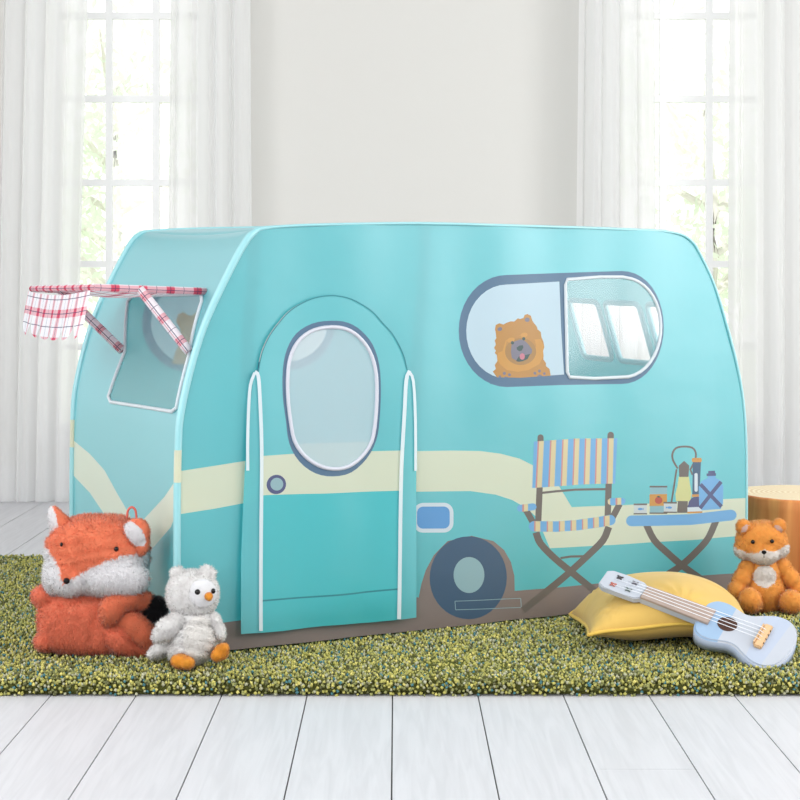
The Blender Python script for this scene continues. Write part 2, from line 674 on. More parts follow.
# side tufts along the front face
fx = np.arange(RX0, RX1, 0.0078)
fz = np.arange(0.006, RT - 0.010, 0.0068)
FX, FZ = np.meshgrid(fx, fz)
n1 = FX.size
fb = np.stack([FX.ravel() + rs.uniform(-.003, .003, n1), np.full(n1, RY0 + 0.010), FZ.ravel() + rs.uniform(-.002, .002, n1)], 1)
fa = np.stack([rs.normal(0, .35, n1), -np.ones(n1), rs.normal(0.1, .35, n1)], 1)
base_p = np.concatenate([base_p, fb])
axis = np.concatenate([axis, fa])
axis /= np.linalg.norm(axis, axis=1)[:, None]
N = len(base_p)
ln = np.concatenate([np.full(n0, 0.012), rs.uniform(0.011, 0.016, n1)])
wd = np.concatenate([rs.uniform(0.0024, 0.0040, n0), rs.uniform(0.0030, 0.0048, n1)])
ref = np.where(np.abs(axis[:, 2:3]) > 0.8, np.array([[1.0, 0, 0]]), np.array([[0, 0, 1.0]]))
e1 = np.cross(axis, ref)
e1 /= np.linalg.norm(e1, axis=1)[:, None]
e2 = np.cross(axis, e1)
th = rs.uniform(0, 6.28, N)
f1 = e1 * np.cos(th)[:, None] + e2 * np.sin(th)[:, None]
f2 = -e1 * np.sin(th)[:, None] + e2 * np.cos(th)[:, None]
mid = base_p + axis * (ln * 0.68)[:, None]
tip = base_p + axis * ln[:, None]
VV = np.empty((N, 6, 3))
VV[:, 0] = base_p
for k, (a, b) in enumerate(((1, 0), (0, 1), (-1, 0), (0, -1))):
    VV[:, 1 + k] = mid + (f1 * a + f2 * b) * wd[:, None]
VV[:, 5] = tip
VV[:, :, 0] -= 0.12
VV[:, :, 1] -= 3.98
tri = np.array([(0, 2, 1), (0, 3, 2), (0, 4, 3), (0, 1, 4), (5, 1, 2), (5, 2, 3), (5, 3, 4), (5, 4, 1)])
FF = (tri[None] + (np.arange(N) * 6)[:, None, None]).reshape(-1, 3)


def raw_mesh(name, V, F, mi=None, normals=None):
    me = bpy.data.meshes.new(name)
    V = np.asarray(V, np.float32)
    me.vertices.add(len(V))
    me.vertices.foreach_set('co', V.ravel())
    if isinstance(F, np.ndarray):
        k = F.shape[1]
        tot = np.full(len(F), k, np.int32)
        flat = F.ravel().astype(np.int32)
    else:
        tot = np.concatenate([np.full(len(f), f.shape[1], np.int32) for f in F])
        flat = np.concatenate([f.ravel() for f in F]).astype(np.int32)
    me.loops.add(len(flat))
    me.loops.foreach_set('vertex_index', flat)
    me.polygons.add(len(tot))
    me.polygons.foreach_set('loop_start', np.concatenate([[0], np.cumsum(tot)[:-1]]).astype(np.int32))
    me.polygons.foreach_set('use_smooth', np.ones(len(tot), bool))
    if mi is not None:
        me.polygons.foreach_set('material_index', np.asarray(mi, np.int32))
    me.update(calc_edges=True)
    me.validate()
    if normals is not None:
        me.normals_split_custom_set_from_vertices(np.asarray(normals, np.float32).tolist())
    return me


pal = np.array([rgb(184, 178, 102), rgb(170, 166, 92), rgb(156, 157, 100), rgb(124, 127, 82), rgb(98, 99, 68), rgb(168, 168, 140), rgb(184, 184, 156), rgb(78, 122, 128), rgb(212, 202, 120)])
pr = np.array([.16, .16, .17, .14, .11, .10, .05, .07, .06])
ci = rs.choice(len(pal), N, p=pr / pr.sum())
col = np.repeat(pal[ci], 6, axis=0)
me = raw_mesh('pile', VV.reshape(-1, 3), FF)
at = me.attributes.new('yarn_colour', 'FLOAT_COLOR', 'POINT')
at.data.foreach_set('color', col.astype(np.float32).ravel())
m, nt, out = new_mat('mottled_yarn')
b = nt.nodes.new('ShaderNodeBsdfPrincipled')
b.inputs['Roughness'].default_value = 0.9
b.inputs['Specular IOR Level'].default_value = 0.1
aN = nt.nodes.new('ShaderNodeAttribute')
aN.attribute_name = 'yarn_colour'
nt.links.new(aN.outputs['Color'], b.inputs['Base Color'])
nt.links.new(b.outputs[0], out.inputs['Surface'])
pile = link('pile', me, rug, [m], False)
tag(pile, kind='stuff')

# ------------------------------------------------------------------ camper play tent
TA = Vector((-0.4616, 3.388, RT))
TR = math.atan2(0.695, 1.352)
TL, TW, ZK = 1.520, 0.796, 0.024
tent = empty('play_tent', TA, TR)
tag(tent, 'aqua fabric play tent shaped like a camper van standing on the green rug', 'play tent')
_c, _s = math.cos(TR), math.sin(TR)


def to_local(v, point=True):
    if point:
        v = v - TA
    return Vector((v.x * _c + v.y * _s, -v.x * _s + v.y * _c, v.z))


def ray(px, py):
    return to_local(Vector((0, 0, EYE))), to_local(Vector(((px - PX0) / FPX, 1, -(py - PY0) / FPX)), False)


def zs(v):
    return 1 + ZK * v / TW


def F(px, py, v=0.0):
    o, d = ray(px, py)
    t = (v - o.y) / d.y
    p = o + d * t
    return (p.x, p.z / zs(v))


def FP(poly, v=0.0):
    return [F(x, y, v) for x, y in poly]


def wave(u, z):
    return 0.0035 * math.sin(5.1 * u + 1.0) * math.sin(3.3 * z + 0.4) + 0.0018 * math.sin(17 * u + 4 * z) + 0.0014 * math.sin(31 * u - 3 * z + 1)


def front_mp(u, z):
    return Vector((u, wave(u, z) * min(1, max(0, u / 0.1)) * min(1, max(0, (TL - u) / 0.1)), z))


def back_mp(u, z):
    return Vector((u, TW, z * zs(TW)))


prof_px = [(177, 600), (177, 520), (178, 450), (181, 412), (193, 360), (208, 316), (233, 264), (246, 241), (254, 232.5), (264, 228.2),
           (300, 225.5), (360, 224), (430, 223.5), (520, 226), (590, 228), (640, 230), (662, 231), (676, 233), (685, 236), (692, 241.5),
           (698, 250), (714, 284), (729, 333), (740.5, 382), (745.5, 428), (746.6, 492), (746, 560)]
pp = [Vector(F(x, y)) for x, y in prof_px]
pp = [Vector((pp[0].x, 0))] + pp + [Vector((pp[-1].x, 0))]
cm = catmull([(p.x, p.y, 0) for p in pp], 4)
PROF = [Vector((p.x, p.y)) for p in cm]
PS = [0.0]
for i in range(1, len(PROF)):
    PS.append(PS[-1] + (PROF[i] - PROF[i - 1]).length)
I_L, I_R = 10 * 4, 18 * 4 + 1          # where the roof begins and ends
S_L, S_R, S_E = PS[I_L], PS[I_R], PS[-1]


def prof_at(s):
    s = min(max(s, 0), S_E)
    i = min(np.searchsorted(PS, s, side='right') - 1, len(PS) - 2)
    t = (s - PS[i]) / max(1e-9, PS[i + 1] - PS[i])
    p = PROF[i].lerp(PROF[i + 1], t)
    d = (PROF[i + 1] - PROF[i]).normalized()
    return p, Vector((-d.y, d.x))


def strip_mp(s, v, off=0.0):
    p, n = prof_at(s)
    sag = 0.012 * math.sin(PI * min(max(v / TW, 0), 1)) * (1 if s < S_L or s > S_R else 0.4)
    q = p - n * (sag - off)
    return Vector((q.x, v, q.y * zs(v)))


def S(px, py, side):
    o, d = ray(px, py)
    v = TW * 0.5
    best = None
    for it in range(8):
        k = zs(v)
        best = None
        rng = range(0, I_L + 4) if side == 'L' else range(I_R - 4, len(PROF) - 1)
        for i in rng:
            a, b = PROF[i], PROF[i + 1]
            a = Vector((a.x, a.y * k))
            b = Vector((b.x, b.y * k))
            e = b - a
            n = Vector((-e.y, e.x))
            den = d.x * n.x + d.z * n.y
            if abs(den) < 1e-9:
                continue
            t = ((a.x - o.x) * n.x + (a.y - o.z) * n.y) / den
            p = o + d * t
            w = ((p.x - a.x) * e.x + (p.z - a.y) * e.y) / e.length_squared
            if -0.02 <= w <= 1.02 and t > 0 and -0.4 < p.y < TW + 0.4:
                if best is None or (side == 'L' and p.y < best[1]):
                    best = (PS[i] + w * (PS[i + 1] - PS[i]), p.y)
        if best is None:
            raise ValueError('no hit %s %s' % (px, py))
        v = best[1]
    return best


def fab(name, r, g, b, **kw):
    kw.setdefault('trans', 0.45)
    return fabric('print_' + name, rgb(r, g, b), **kw)


M_aqua = fab('aqua', 58, 190, 197, gloss=0.13, rough=0.46)
M_door = fab('door_aqua', 52, 198, 204, gloss=0.10, rough=0.32)
M_cream = fab('cream', 232, 230, 204)
M_brown = fab('brown', 124, 110, 105, trans=0.15)
M_legbr = fab('leg_brown', 118, 104, 96)
M_slate = fab('slate', 88, 118, 148)
M_tyre = fab('tyre', 62, 92, 122)
M_hub = fab('hub', 160, 190, 196)
M_pale = fab('pale_blue', 208, 224, 236)
M_white = fab('white', 228, 232, 240)
M_lamp = fab('blue', 100, 162, 222)
M_sky = fab('sky_blue', 122, 180, 230)
M_tan = fab('tan', 236, 212, 165)
M_red = fab('coral', 222, 150, 140)
M_yel = fab('lamp_yellow', 226, 218, 150)
M_navy = fab('navy', 82, 84, 130)
M_can = fab('tin', 150, 190, 200)
M_or = fab('orange', 222, 152, 66)
M_tom = fab('tomato', 196, 76, 58)
M_canw = fab('tin_white', 216, 218, 220)
M_fur1 = fab('fur', 205, 142, 66)
M_fur2 = fab('fur_light', 222, 155, 68)
M_fur3 = fab('fur_dark', 184, 132, 70)
M_muz = fab('muzzle', 134, 124, 138)
M_nose = fab('nose', 62, 84, 78)
M_tong = fab('tongue', 216, 124, 140)
M_zip = fab('zip_line', 40, 140, 150)
M_bind = fabric('white_binding', rgb(226, 232, 236), trans=0.35, gloss=0.05)
M_bindg = fabric('grey_binding', rgb(205, 205, 216), trans=0.2, gloss=0.12)

prints = []


def pr_(m, poly):
    prints.append((m, FP(poly)))


Z1_ = lambda pts: [(510 + x / 6.6667, 420 + y / 6.6667) for x, y in pts]
Z2_ = lambda pts: [(510 + x / 6.6667, 500 + y / 6.6667) for x, y in pts]
Z3_ = lambda pts: [(630 + x / 6.6667, 430 + y / 6.6667) for x, y in pts]
Z4_ = lambda pts: [(480 + x / 10, 305 + y / 10) for x, y in pts]
Z6_ = lambda pts: [(405 + x / 5, 480 + y / 5) for x, y in pts]

# cream waist band
up_l = [(165, 472), (181, 471), (215, 466), (245, 461), (300, 455)]
lo_l = [(300, 497), (245, 503), (215, 509), (181, 514), (165, 516)]
pr_(M_cream, up_l + lo_l)
up = [(380, 451.5), (411, 451), (450, 450.5), (480, 451), (500, 453.6), (519, 458.5), (532, 465), (546, 474), (558, 486), (571, 507), (620, 505.5), (680, 502), (762, 497)]
lo = [(762, 534), (700, 539.5), (614, 545), (549, 548), (544, 536), (536, 517), (526, 508), (512, 500), (495, 494.5), (470, 491), (411, 491.5), (380, 491.5)]
pr_(M_cream, up + lo)
# brown skirt, wheel arch, wheel, number plate light
pr_(M_brown, [(160, 633), (190, 628), (219, 623.5), (300, 612), (410, 598), (417, 597)] + Z6_([(65, 587), (78, 520), (100, 450), (140, 375), (210, 305), (330, 278), (440, 305), (495, 350), (530, 410), (548, 480), (550, 555)]) +
    [(560, 587), (597, 583.6), (680, 577), (734, 573.5), (762, 571), (762, 640), (160, 690)])
pr_(M_tyre, Z6_(ell(315, 488, 195, 207, 40)))
pr_(M_hub, Z6_(ell(317, 474, 77, 90, 32)))
pr_(M_white, Z6_(rrect(37, 113, 240, 262, 48)))
pr_(M_lamp, Z6_(rrect(55, 132, 221, 242, 30)))
for a, b in (((247, 605), (580, 592)), ((580, 592), (583, 638)), ((583, 638), (250, 648)), ((250, 648), (247, 605))):
    pr_(M_hub, Z6_(stroke([a, b], 3.0)))
# side window: slate ring, pale left pane
ring_o = arc(506, 331, 47, 56, 90, 270, 20) + [(560, 273)] + arc(622, 327.5, 42, 56.5, 270, 450, 20) + [(560, 385)]
pr_(M_slate, ring_o)
pr_(M_pale, arc(506, 331.5, 39.5, 47, 92, 270, 18) + [(559.5, 281.5), (561, 330), (563.5, 374.5)])
pane_px = [(567, 279.5), (600, 277), (622, 277)] + arc(622, 327.5, 38.5, 50, 275, 440, 18) + [(595, 378.5), (569, 377), (566.5, 372), (566, 330), (565.3, 285)]
# dog
body = [(120, 665), (150, 640), (140, 600), (165, 560), (160, 500), (140, 480), (150, 455), (133, 430), (150, 395), (140, 355), (155, 330), (150, 280), (142, 240), (150, 200),
        (185, 182), (225, 195), (262, 175), (300, 163), (335, 165), (370, 133), (395, 140), (430, 128), (440, 100), (470, 90), (505, 108), (522, 160), (540, 185), (565, 215),
        (575, 245), (605, 270), (612, 320), (632, 370), (640, 420), (628, 460), (632, 500), (630, 545), (655, 580), (655, 610), (690, 640), (695, 665), (702, 712), (400, 728), (165, 728)]
pr_(M_fur1, Z4_(body))
pr_(M_fur2, Z4_([(170, 480), (215, 460), (250, 350), (320, 325), (400, 300), (430, 275), (470, 300), (540, 345), (600, 340), (632, 400), (625, 520), (590, 590), (480, 650), (370, 668), (260, 650), (190, 590), (165, 540)]))
pr_(M_fur1, Z4_([(260, 345), (330, 320), (395, 305), (470, 300), (545, 350), (560, 420), (390, 380), (245, 430)]))
pr_(M_fur3, Z4_(ell(400, 465, 158, 135, 30)))
pr_(M_fur2, Z4_(ell(300, 350, 40, 24, 16, -15)))
pr_(M_fur2, Z4_(ell(435, 300, 36, 24, 16, -10)))
pr_(M_muz, Z4_([(305, 400), (335, 365), (400, 343), (445, 360), (480, 395), (518, 445), (510, 485), (440, 520), (350, 552), (310, 530), (300, 470)]))
pr_(M_nose, Z4_([(352, 560), (380, 515), (430, 505), (498, 488), (470, 540), (420, 562), (380, 568)]))
pr_(M_tong, Z4_(ell(416, 515, 27, 32, 16)))
pr_(M_nose, Z4_([(358, 425), (390, 405), (422, 402), (428, 425), (410, 455), (385, 462), (362, 445)]))
pr_(M_nose, Z4_(ell(316, 377, 17, 17, 14)))
pr_(M_nose, Z4_(ell(431, 337, 16, 17, 14)))
pr_(M_muz, Z4_(ell(190, 240, 24, 20, 14, -20)))
pr_(M_muz, Z4_(ell(468, 147, 25, 22, 14)))
for x, y, r in ((235, 683, 16), (286, 697, 15), (190, 716, 13), (545, 682, 15), (590, 660, 15), (638, 686, 14)):
    pr_(M_muz, Z4_(ell(x, y, r, r, 12)))
pr_(M_muz, Z4_([(225, 728), (245, 714), (275, 722), (280, 732), (230, 733)]))
pr_(M_muz, Z4_([(565, 712), (590, 692), (620, 708), (615, 716), (570, 718)]))
pr_(M_slate, Z4_([(60, 755), (130, 722), (400, 727), (705, 706), (760, 760), (400, 790), (100, 790)]))

# folding chair
for pts in ([(170, 215), (200, 290), (290, 385), (400, 475), (520, 570), (620, 650)], [(662, 180), (622, 270), (520, 370), (400, 475), (250, 600), (88, 735)]):
    pr_(M_legbr, Z2_(stroke(pts, 46, smooth=3)))
pr_(M_legbr, Z2_(stroke([(330, 386), (400, 376), (495, 375)], 15)))
pr_(M_legbr, Z1_(stroke([(105, 600), (155, 690)], 42)))
pr_(M_legbr, Z1_(stroke([(735, 560), (685, 655)], 42)))
pr_(M_legbr, Z1_(stroke([(199, 115), (194, 420), (184, 680)], 40, cap=True)))
pr_(M_legbr, Z1_(stroke([(677, 100), (663, 420), (655, 650)], 42, cap=True)))
pr_(M_legbr, Z1_(stroke([(205, 485), (300, 474), (430, 464), (645, 462)], 15)))
top = [(155, 143), (300, 132), (440, 123), (560, 124), (720, 122)]
bot = [(705, 425), (560, 427), (440, 432), (300, 441), (145, 453)]
pr_(M_sky, Z1_(top + bot))


def ytop(x): return float(np.interp(x, [155, 300, 440, 560, 720], [143, 132, 123, 124, 122]))
def ybot(x): return float(np.interp(x, [145, 300, 440, 560, 705], [453, 441, 432, 427, 425]))


for k, xa in enumerate((190, 271, 352, 432, 511, 588, 666)):
    dx = -14 + 1.0 * k
    for m, a, b in ((M_red, -10, 1), (M_tan, 0, 31)):
        pr_(m, Z1_([(xa + a, ytop(xa + a)), (xa + b, ytop(xa + b)), (xa + b + dx, ybot(xa + b + dx)), (xa + a + dx, ybot(xa + a + dx))]))
pr_(M_sky, Z1_(stroke([(158, 708), (300, 709), (450, 700), (600, 681), (672, 668)], 70, cap=True)))


def yc(x): return float(np.interp(x, [150, 300, 450, 600, 690], [708, 709, 700, 681, 667]))


for k, xa in enumerate((167, 248, 328, 408, 488, 565, 637)):
    for m, a, b in ((M_red, -9, 1), (M_tan, 0, 31)):
        x0, x1 = xa + a, xa + b
        pr_(m, Z1_([(x0, yc(x0) - 34.5), (x1, yc(x1) - 34.5), (x1, yc(x1) + 34.5), (x0, yc(x0) + 34.5)]))
pr_(M_sky, Z1_(stroke([(68, 588), (150, 578)], 46, cap=True)))
pr_(M_red, Z1_([(80, 563), (92, 562), (92, 611), (80, 612)]))
pr_(M_tan, Z1_([(92, 562), (118, 559), (118, 607), (92, 610)]))
pr_(M_sky, Z1_(stroke([(678, 545), (750, 542)], 46, cap=True)))
pr_(M_tan, Z1_([(656, 535), (672, 523), (672, 567), (658, 560)]))
pr_(M_red, Z1_([(708, 521), (720, 520), (720, 566), (708, 566)]))
pr_(M_tan, Z1_([(720, 520), (745, 519), (745, 565), (720, 566)]))
# folding table with camp things
for pts in ([(646, 522), (655, 540), (667, 552), (681.7, 565.2), (698, 577), (720, 592)], [(718, 518), (709, 537.6), (698, 550), (681.7, 565.2), (667, 575.5), (645, 590)]):
    pr_(M_legbr, stroke(pts, 6.8, smooth=3))
pr_(M_sky, stroke([(632, 521), (660, 520.6), (690, 519.6), (712, 517.4), (731.5, 515.2)], 10.8, cap=True))
pr_(M_legbr, Z3_(stroke([(322, 258), (292, 205), (287, 160), (310, 122), (360, 111), (415, 118), (440, 150), (436, 200), (405, 262)], 13, smooth=3)))
pr_(M_legbr, Z3_(stroke([(314, 262), (280, 485)], 12)))
pr_(M_legbr, Z3_(stroke([(402, 258), (418, 300)], 12)))
pr_(M_yel, Z3_([(328, 310), (394, 310), (402, 370), (410, 420), (405, 476), (310, 476), (306, 430), (320, 370)]))
pr_(M_legbr, Z3_([(328, 238), (363, 206), (397, 238), (391, 313), (331, 313)]))
pr_(M_legbr, Z3_([(322, 474), (386, 474), (386, 552), (316, 553)]))
pr_(M_tyre, Z3_([(420, 212), (476, 212), (465, 440), (416, 440)]))
pr_(M_or, Z3_(rrect(414, 186, 481, 215, 10)))
pr_(M_white, Z3_(rrect(431, 287, 453, 412, 11)))
pr_(M_navy, Z3_([(384, 518), (392, 480), (410, 455), (432, 445), (475, 445), (475, 518)]))
pr_(M_or, Z3_([(413, 430), (462, 428), (462, 444), (413, 448)]))
pr_(M_white, Z3_([(383, 516), (480, 512), (482, 543), (383, 545)]))
pr_(M_or, Z3_([(383, 545), (484, 542), (484, 553), (383, 556)]))
pr_(M_sky, Z3_([(522, 300), (577, 300), (577, 320), (612, 338), (628, 380), (626, 490), (610, 528), (480, 536), (462, 500), (460, 380), (480, 340), (522, 322)]))
pr_(M_navy, Z3_([(514, 291), (580, 288), (580, 306), (515, 308)]))
pr_(M_navy, Z3_([(526, 274), (573, 272), (574, 292), (526, 293)]))
pr_(M_navy, Z3_(stroke([(472, 362), (616, 512)], 25)))
pr_(M_navy, Z3_(stroke([(614, 346), (468, 522)], 25)))


def tin(x0, y0, x1, y1, m):
    pr_(m, Z3_([(x0, y0), (x1, y0), (x1, y1), (x0, y1)]))
    pr_(M_legbr, Z3_([(x0 - 2, y0 - 3), (x1 + 2, y0 - 3), (x1 + 2, y0 + 8), (x0 - 2, y0 + 8)]))
    pr_(M_legbr, Z3_([(x0 - 2, y1 - 7), (x1 + 2, y1 - 7), (x1 + 2, y1 + 2), (x0 - 2, y1 + 2)]))


tin(138, 376, 252, 558, M_can)
pr_(M_or, Z3_([(136, 430), (252, 428), (252, 506), (136, 508)]))
pr_(M_tom, Z3_(ell(197, 470, 25, 24, 18)))
pr_(M_nose, Z3_([(182, 446), (197, 440), (212, 446), (197, 452)]))
tin(30, 494, 118, 562, M_canw)
tin(231, 483, 313, 552, M_canw)
for fx_, fy_ in ((72, 528), (268, 518)):
    pr_(M_lamp, Z3_(ell(fx_, fy_, 16, 8, 12)))
    pr_(M_lamp, Z3_([(fx_ + 12, fy_), (fx_ + 24, fy_ - 8), (fx_ + 24, fy_ + 8)] if fx_ < 100 else [(fx_ - 12, fy_), (fx_ - 24, fy_ - 8), (fx_ - 24, fy_ + 8)]))

# door outline (arch + hanging flap) and its oval window
arch = [(257, 371.5), (259, 360), (262.5, 348), (269, 335), (278, 323), (288, 312), (300, 304), (314, 298), (330, 295.6), (346, 298), (359, 304), (371, 312), (381, 323), (390, 333), (397, 345), (402, 357), (404.5, 368)]
arch = [(p.x, p.y) for p in catmull([(x, y, 0) for x, y in arch], 4)]
open_px = arch + [(405, 450), (400, 597), (254, 612), (256, 450)]
prints_front = list(prints)
front_out = [(p.x, p.y) for p in PROF]
zip_px = stroke([(256.5, 372)] + arch + [(405, 370)], 1.1)
sheet('front_panel', front_out, [FP(open_px), FP(pane_px)], prints_front, front_mp, M_aqua, tent, grid=0.03)
sheet('zipper', FP(zip_px), [], [], lambda u, z: front_mp(u, z) + Vector((0, -0.0075, 0)), M_zip, tent, grid=0.03)

# door flap
dwin_c = (330.5, 398)
dwin = [(330, 326), (345, 328), (358, 336), (369, 350), (375, 368), (376.5, 390), (375, 420), (371, 442), (361, 457), (347, 467), (331, 469.5), (316, 466), (302, 456), (292, 441), (288, 420), (285.5, 395), (286, 370), (290, 352), (299, 338), (313, 329)]
dwin = [(p.x, p.y) for p in catmull([(x, y, 0) for x, y in dwin], 3, closed=True)]
dout = [(330, 319.5), (347, 321.5), (361, 330), (372.5, 344), (379, 364), (380.5, 390), (379, 420), (375.5, 441), (366, 459), (350, 473), (331, 477), (313, 474), (297, 462), (287, 444), (283.5, 420), (280.5, 395), (281, 368), (285.5, 348), (295, 332.5), (311, 322.5)]
dout = [(330.5 + (p.x - 330.5) * 0.975, 398 + (p.y - 398) * 0.985) for p in catmull([(x, y, 0) for x, y in dout], 3, closed=True)]
flap_px = [(253, 371.5)] + arch + [(409, 371.5), (413, 385), (413.5, 420), (413, 470), (412, 560), (411, 615.5), (370, 621), (320, 624.5), (280, 629.5), (238, 632.5), (239, 560), (243, 470), (248, 410)]


def door_mp(u, z):
    t = min(1, max(0, (0.62 - z) / 0.62))
    rip = 0.0025 * math.sin(38 * u + 2 * z) * t + 0.003 * math.sin(14 * u + 9 * z) * t
    return front_mp(u, z) + Vector((0, -0.006 - 0.014 * t - rip, 0))


dp = [(M_aqua, FP([(200, 280), (450, 280), (450, 470), (200, 470)]))]
dp.append((M_cream, FP([(240, 460), (261, 455.5), (300, 453), (398, 450), (412, 451), (412, 490), (394, 490), (320, 493), (264, 494.5), (240, 497)])))
dp.append((M_aqua, FP([(236, 440), (245, 440), (259.5, 445), (257.5, 640), (232, 640)])))
dp.append((M_aqua, FP([(402.5, 430), (414, 430), (414, 640), (393, 640), (394, 560), (398, 500)])))
dp.append((M_slate, FP(dout)))
dp.append((M_navy, FP(ell(274.5, 484, 10, 9.6, 24, -20))))
dp.append((M_hub, FP(ell(275, 483.7, 6.6, 6.4, 20))))
dp.append((M_zip, FP(stroke([(259, 599.5), (300, 596.5), (350, 592.5), (393, 587.5)], 1.6))))
door = sheet('door_flap', FP(flap_px), [FP(dwin)], dp, door_mp, M_door, tent, grid=0.025)
M_mesh = fabric('window_gauze', rgb(224, 238, 246), trans=0.45, gloss=0.06, transparent=0.32)
sheet('door_window', FP(dwin), [], [], door_mp, M_mesh, door, grid=0.03)


def loop3(px, mp, off):
    pts = [F(x, y) for x, y in px]
    return [mp(u, z) + Vector((0, off, 0)) for u, z in pts]


Y_ = Vector((0, 1, 0))
ring = [(p[0] * 0.97 + dwin_c[0] * 0.03, p[1] * 0.985 + dwin_c[1] * 0.015) for p in dwin]
tube_obj('window_binding', loop3(ring, door_mp, -0.001), 0.0045, M_bindg, door, closed=True, up=Y_, flat=1.0)


def tape(px, w, name, parent, mp=door_mp, off=-0.003, smooth=3):
    sheet(name, FP(stroke(px, w, smooth=smooth)), [], [], lambda u, z: mp(u, z) + Vector((0, off, 0)), M_bind, parent, grid=0.02)


tape([(253, 371.5), (256.5, 376), (258, 400), (259.3, 450), (258.5, 520), (257, 629)], 3.6, 'zipper_tape', door)
tape([(407, 370.5), (403.5, 380), (401.5, 410), (398.8, 450), (397.3, 480), (395.5, 540), (393.5, 617)], 3.6, 'zipper_tape', door)
tape([(253, 372.5), (248.5, 385), (246.5, 410), (245.5, 440), (245.5, 470)], 3.0, 'zipper_tape', door)
tape([(406, 371), (410.5, 381), (412, 420), (411.8, 470)], 2.8, 'zipper_tape', door)

# clear pane of the side window, with its white binding
m, nt, out = new_mat('clear_vinyl')
tr = nt.nodes.new('ShaderNodeBsdfTransparent')
tr.inputs['Color'].default_value = (0.97, 0.98, 1, 1)
gl = nt.nodes.new('ShaderNodeBsdfGlossy')
gl.inputs['Roughness'].default_value = 0.15
mx = nt.nodes.new('ShaderNodeMixShader')
mx.inputs[0].default_value = 0.10
nt.links.new(tr.outputs[0], mx.inputs[1])
nt.links.new(gl.outputs[0], mx.inputs[2])
nt.links.new(mx.outputs[0], out.inputs['Surface'])
M_vinyl = m
hz_ = nt.nodes.new('ShaderNodeBsdfTranslucent')
hz_.inputs['Color'].default_value = rgb(236, 242, 246)
hd_ = nt.nodes.new('ShaderNodeBsdfDiffuse')
hd_.inputs['Color'].default_value = rgb(236, 242, 246)
ha_ = nt.nodes.new('ShaderNodeMixShader')
nt.links.new(hz_.outputs[0], ha_.inputs[1])
nt.links.new(hd_.outputs[0], ha_.inputs[2])
hm_ = nt.nodes.new('ShaderNodeMixShader')
hm_.inputs[0].default_value = 0.16
nt.links.new(mx.outputs[0], hm_.inputs[1])
nt.links.new(ha_.outputs[0], hm_.inputs[2])
nt.links.new(hm_.outputs[0], out.inputs['Surface'])
pane = sheet('window_pane', FP(pane_px), [], [], front_mp, M_vinyl, tent, grid=0.03)
tube_obj('window_binding', loop3(pane_px, front_mp, -0.001), 0.0042, M_bind, pane, closed=True, up=Y_)

# back panel, with the same window print seen through the gauze
bpr = []
bo = arc(192, 323, 50, 50, 90, 270, 16) + arc(290, 320, 46, 50, 270, 450, 16)
bi = arc(192, 323, 41, 41, 90, 270, 16) + [(236, 282), (238, 364)]
for mt, poly in ((M_cream, [(60, 470), (250, 445), (420, 440), (560, 450), (560, 482), (420, 475), (250, 480), (60, 505)]), (M_slate, bo), (M_pale, bi)):
    bpr.append((mt, FP(poly, TW)))
bd = [(172, 364), (176, 350), (182, 340), (180, 328), (176, 322), (178, 314), (184, 312), (190, 316), (198, 311), (208, 310), (216, 316), (222, 312), (228, 318), (226, 332), (232, 345), (234, 364)]
bpr.append((M_fur1, FP(bd, TW)))
bpr.append((M_muz, FP(ell(206, 342, 9, 9, 16), TW)))
b_right = [FP(arc(290, 320, 38, 41, 275, 445, 16) + [(245, 362), (245, 279)], TW)]
back_out = [(p.x, p.y) for p in PROF]
bpanel = sheet('back_panel', back_out, b_right, bpr, back_mp, M_aqua, tent, grid=0.06)
sheet('window_pane', b_right[0], [], [], back_mp, M_vinyl, bpanel, grid=0.06)

# left end panel with awning window
def SP(poly, side='L'):
    return [S(x, y, side) for x, y in poly]


Lwin = [S(126, 300, 'L'), S(122, 350, 'L'), S(105.5, 396, 'L'), S(107.5, 401.5, 'L'), S(172, 411.5, 'L'), S(177, 408, 'L'), S(189.5, 356, 'L'), S(201.5, 301, 'L'), S(200.5, 293, 'L'), S(131, 294, 'L')]
Lpr = [(M_cream, SP([(72, 439), (87.5, 454), (100.6, 470.6), (112, 493), (125, 516)]) + SP([(132, 535), (128, 560), (113, 545), (100, 514), (87.5, 493), (73, 475)]))]
Lpr.append((M_cream, SP([(125, 530), (140, 519), (162.5, 497), (174, 482)]) + [(S(174, 482, 'L')[0], -0.1), (S(175, 516, 'L')[0], -0.1)] + SP([(175, 515.6), (170, 527), (151, 546.6), (138, 556), (126, 560)])))
Lpr.append((M_brown, [(-0.01, -0.02), (0.062, -0.02), (0.062, TW + 0.02), (-0.01, TW + 0.02)]))
Lout = [(0, 0), (S_L, 0), (S_L, TW), (0, TW)]
endL = sheet('end_panel', Lout, [Lwin], Lpr, strip_mp, M_aqua, tent, grid=0.035)
M_gauze2 = fabric('end_window_gauze', rgb(185, 222, 224), trans=0.45, gloss=0.04, transparent=0.56)
sheet('window_gauze', Lwin, [], [], strip_mp, M_gauze2, endL, grid=0.04)
wl3 = []
for i in range(len(Lwin)):
    a, b = Vector(Lwin[i]), Vector(Lwin[(i + 1) % len(Lwin)])
    for k in range(6):
        q = a.lerp(b, k / 6)
        wl3.append(strip_mp(q.x, q.y, 0.003))
tube_obj('window_binding', wl3, 0.0042, M_bind, endL, closed=True, up=Vector((1, 0, 0)))
sheet('roof_panel', [(S_L, 0), (S_R, 0), (S_R, TW), (S_L, TW)], [], [], strip_mp, M_aqua, tent, grid=0.05)
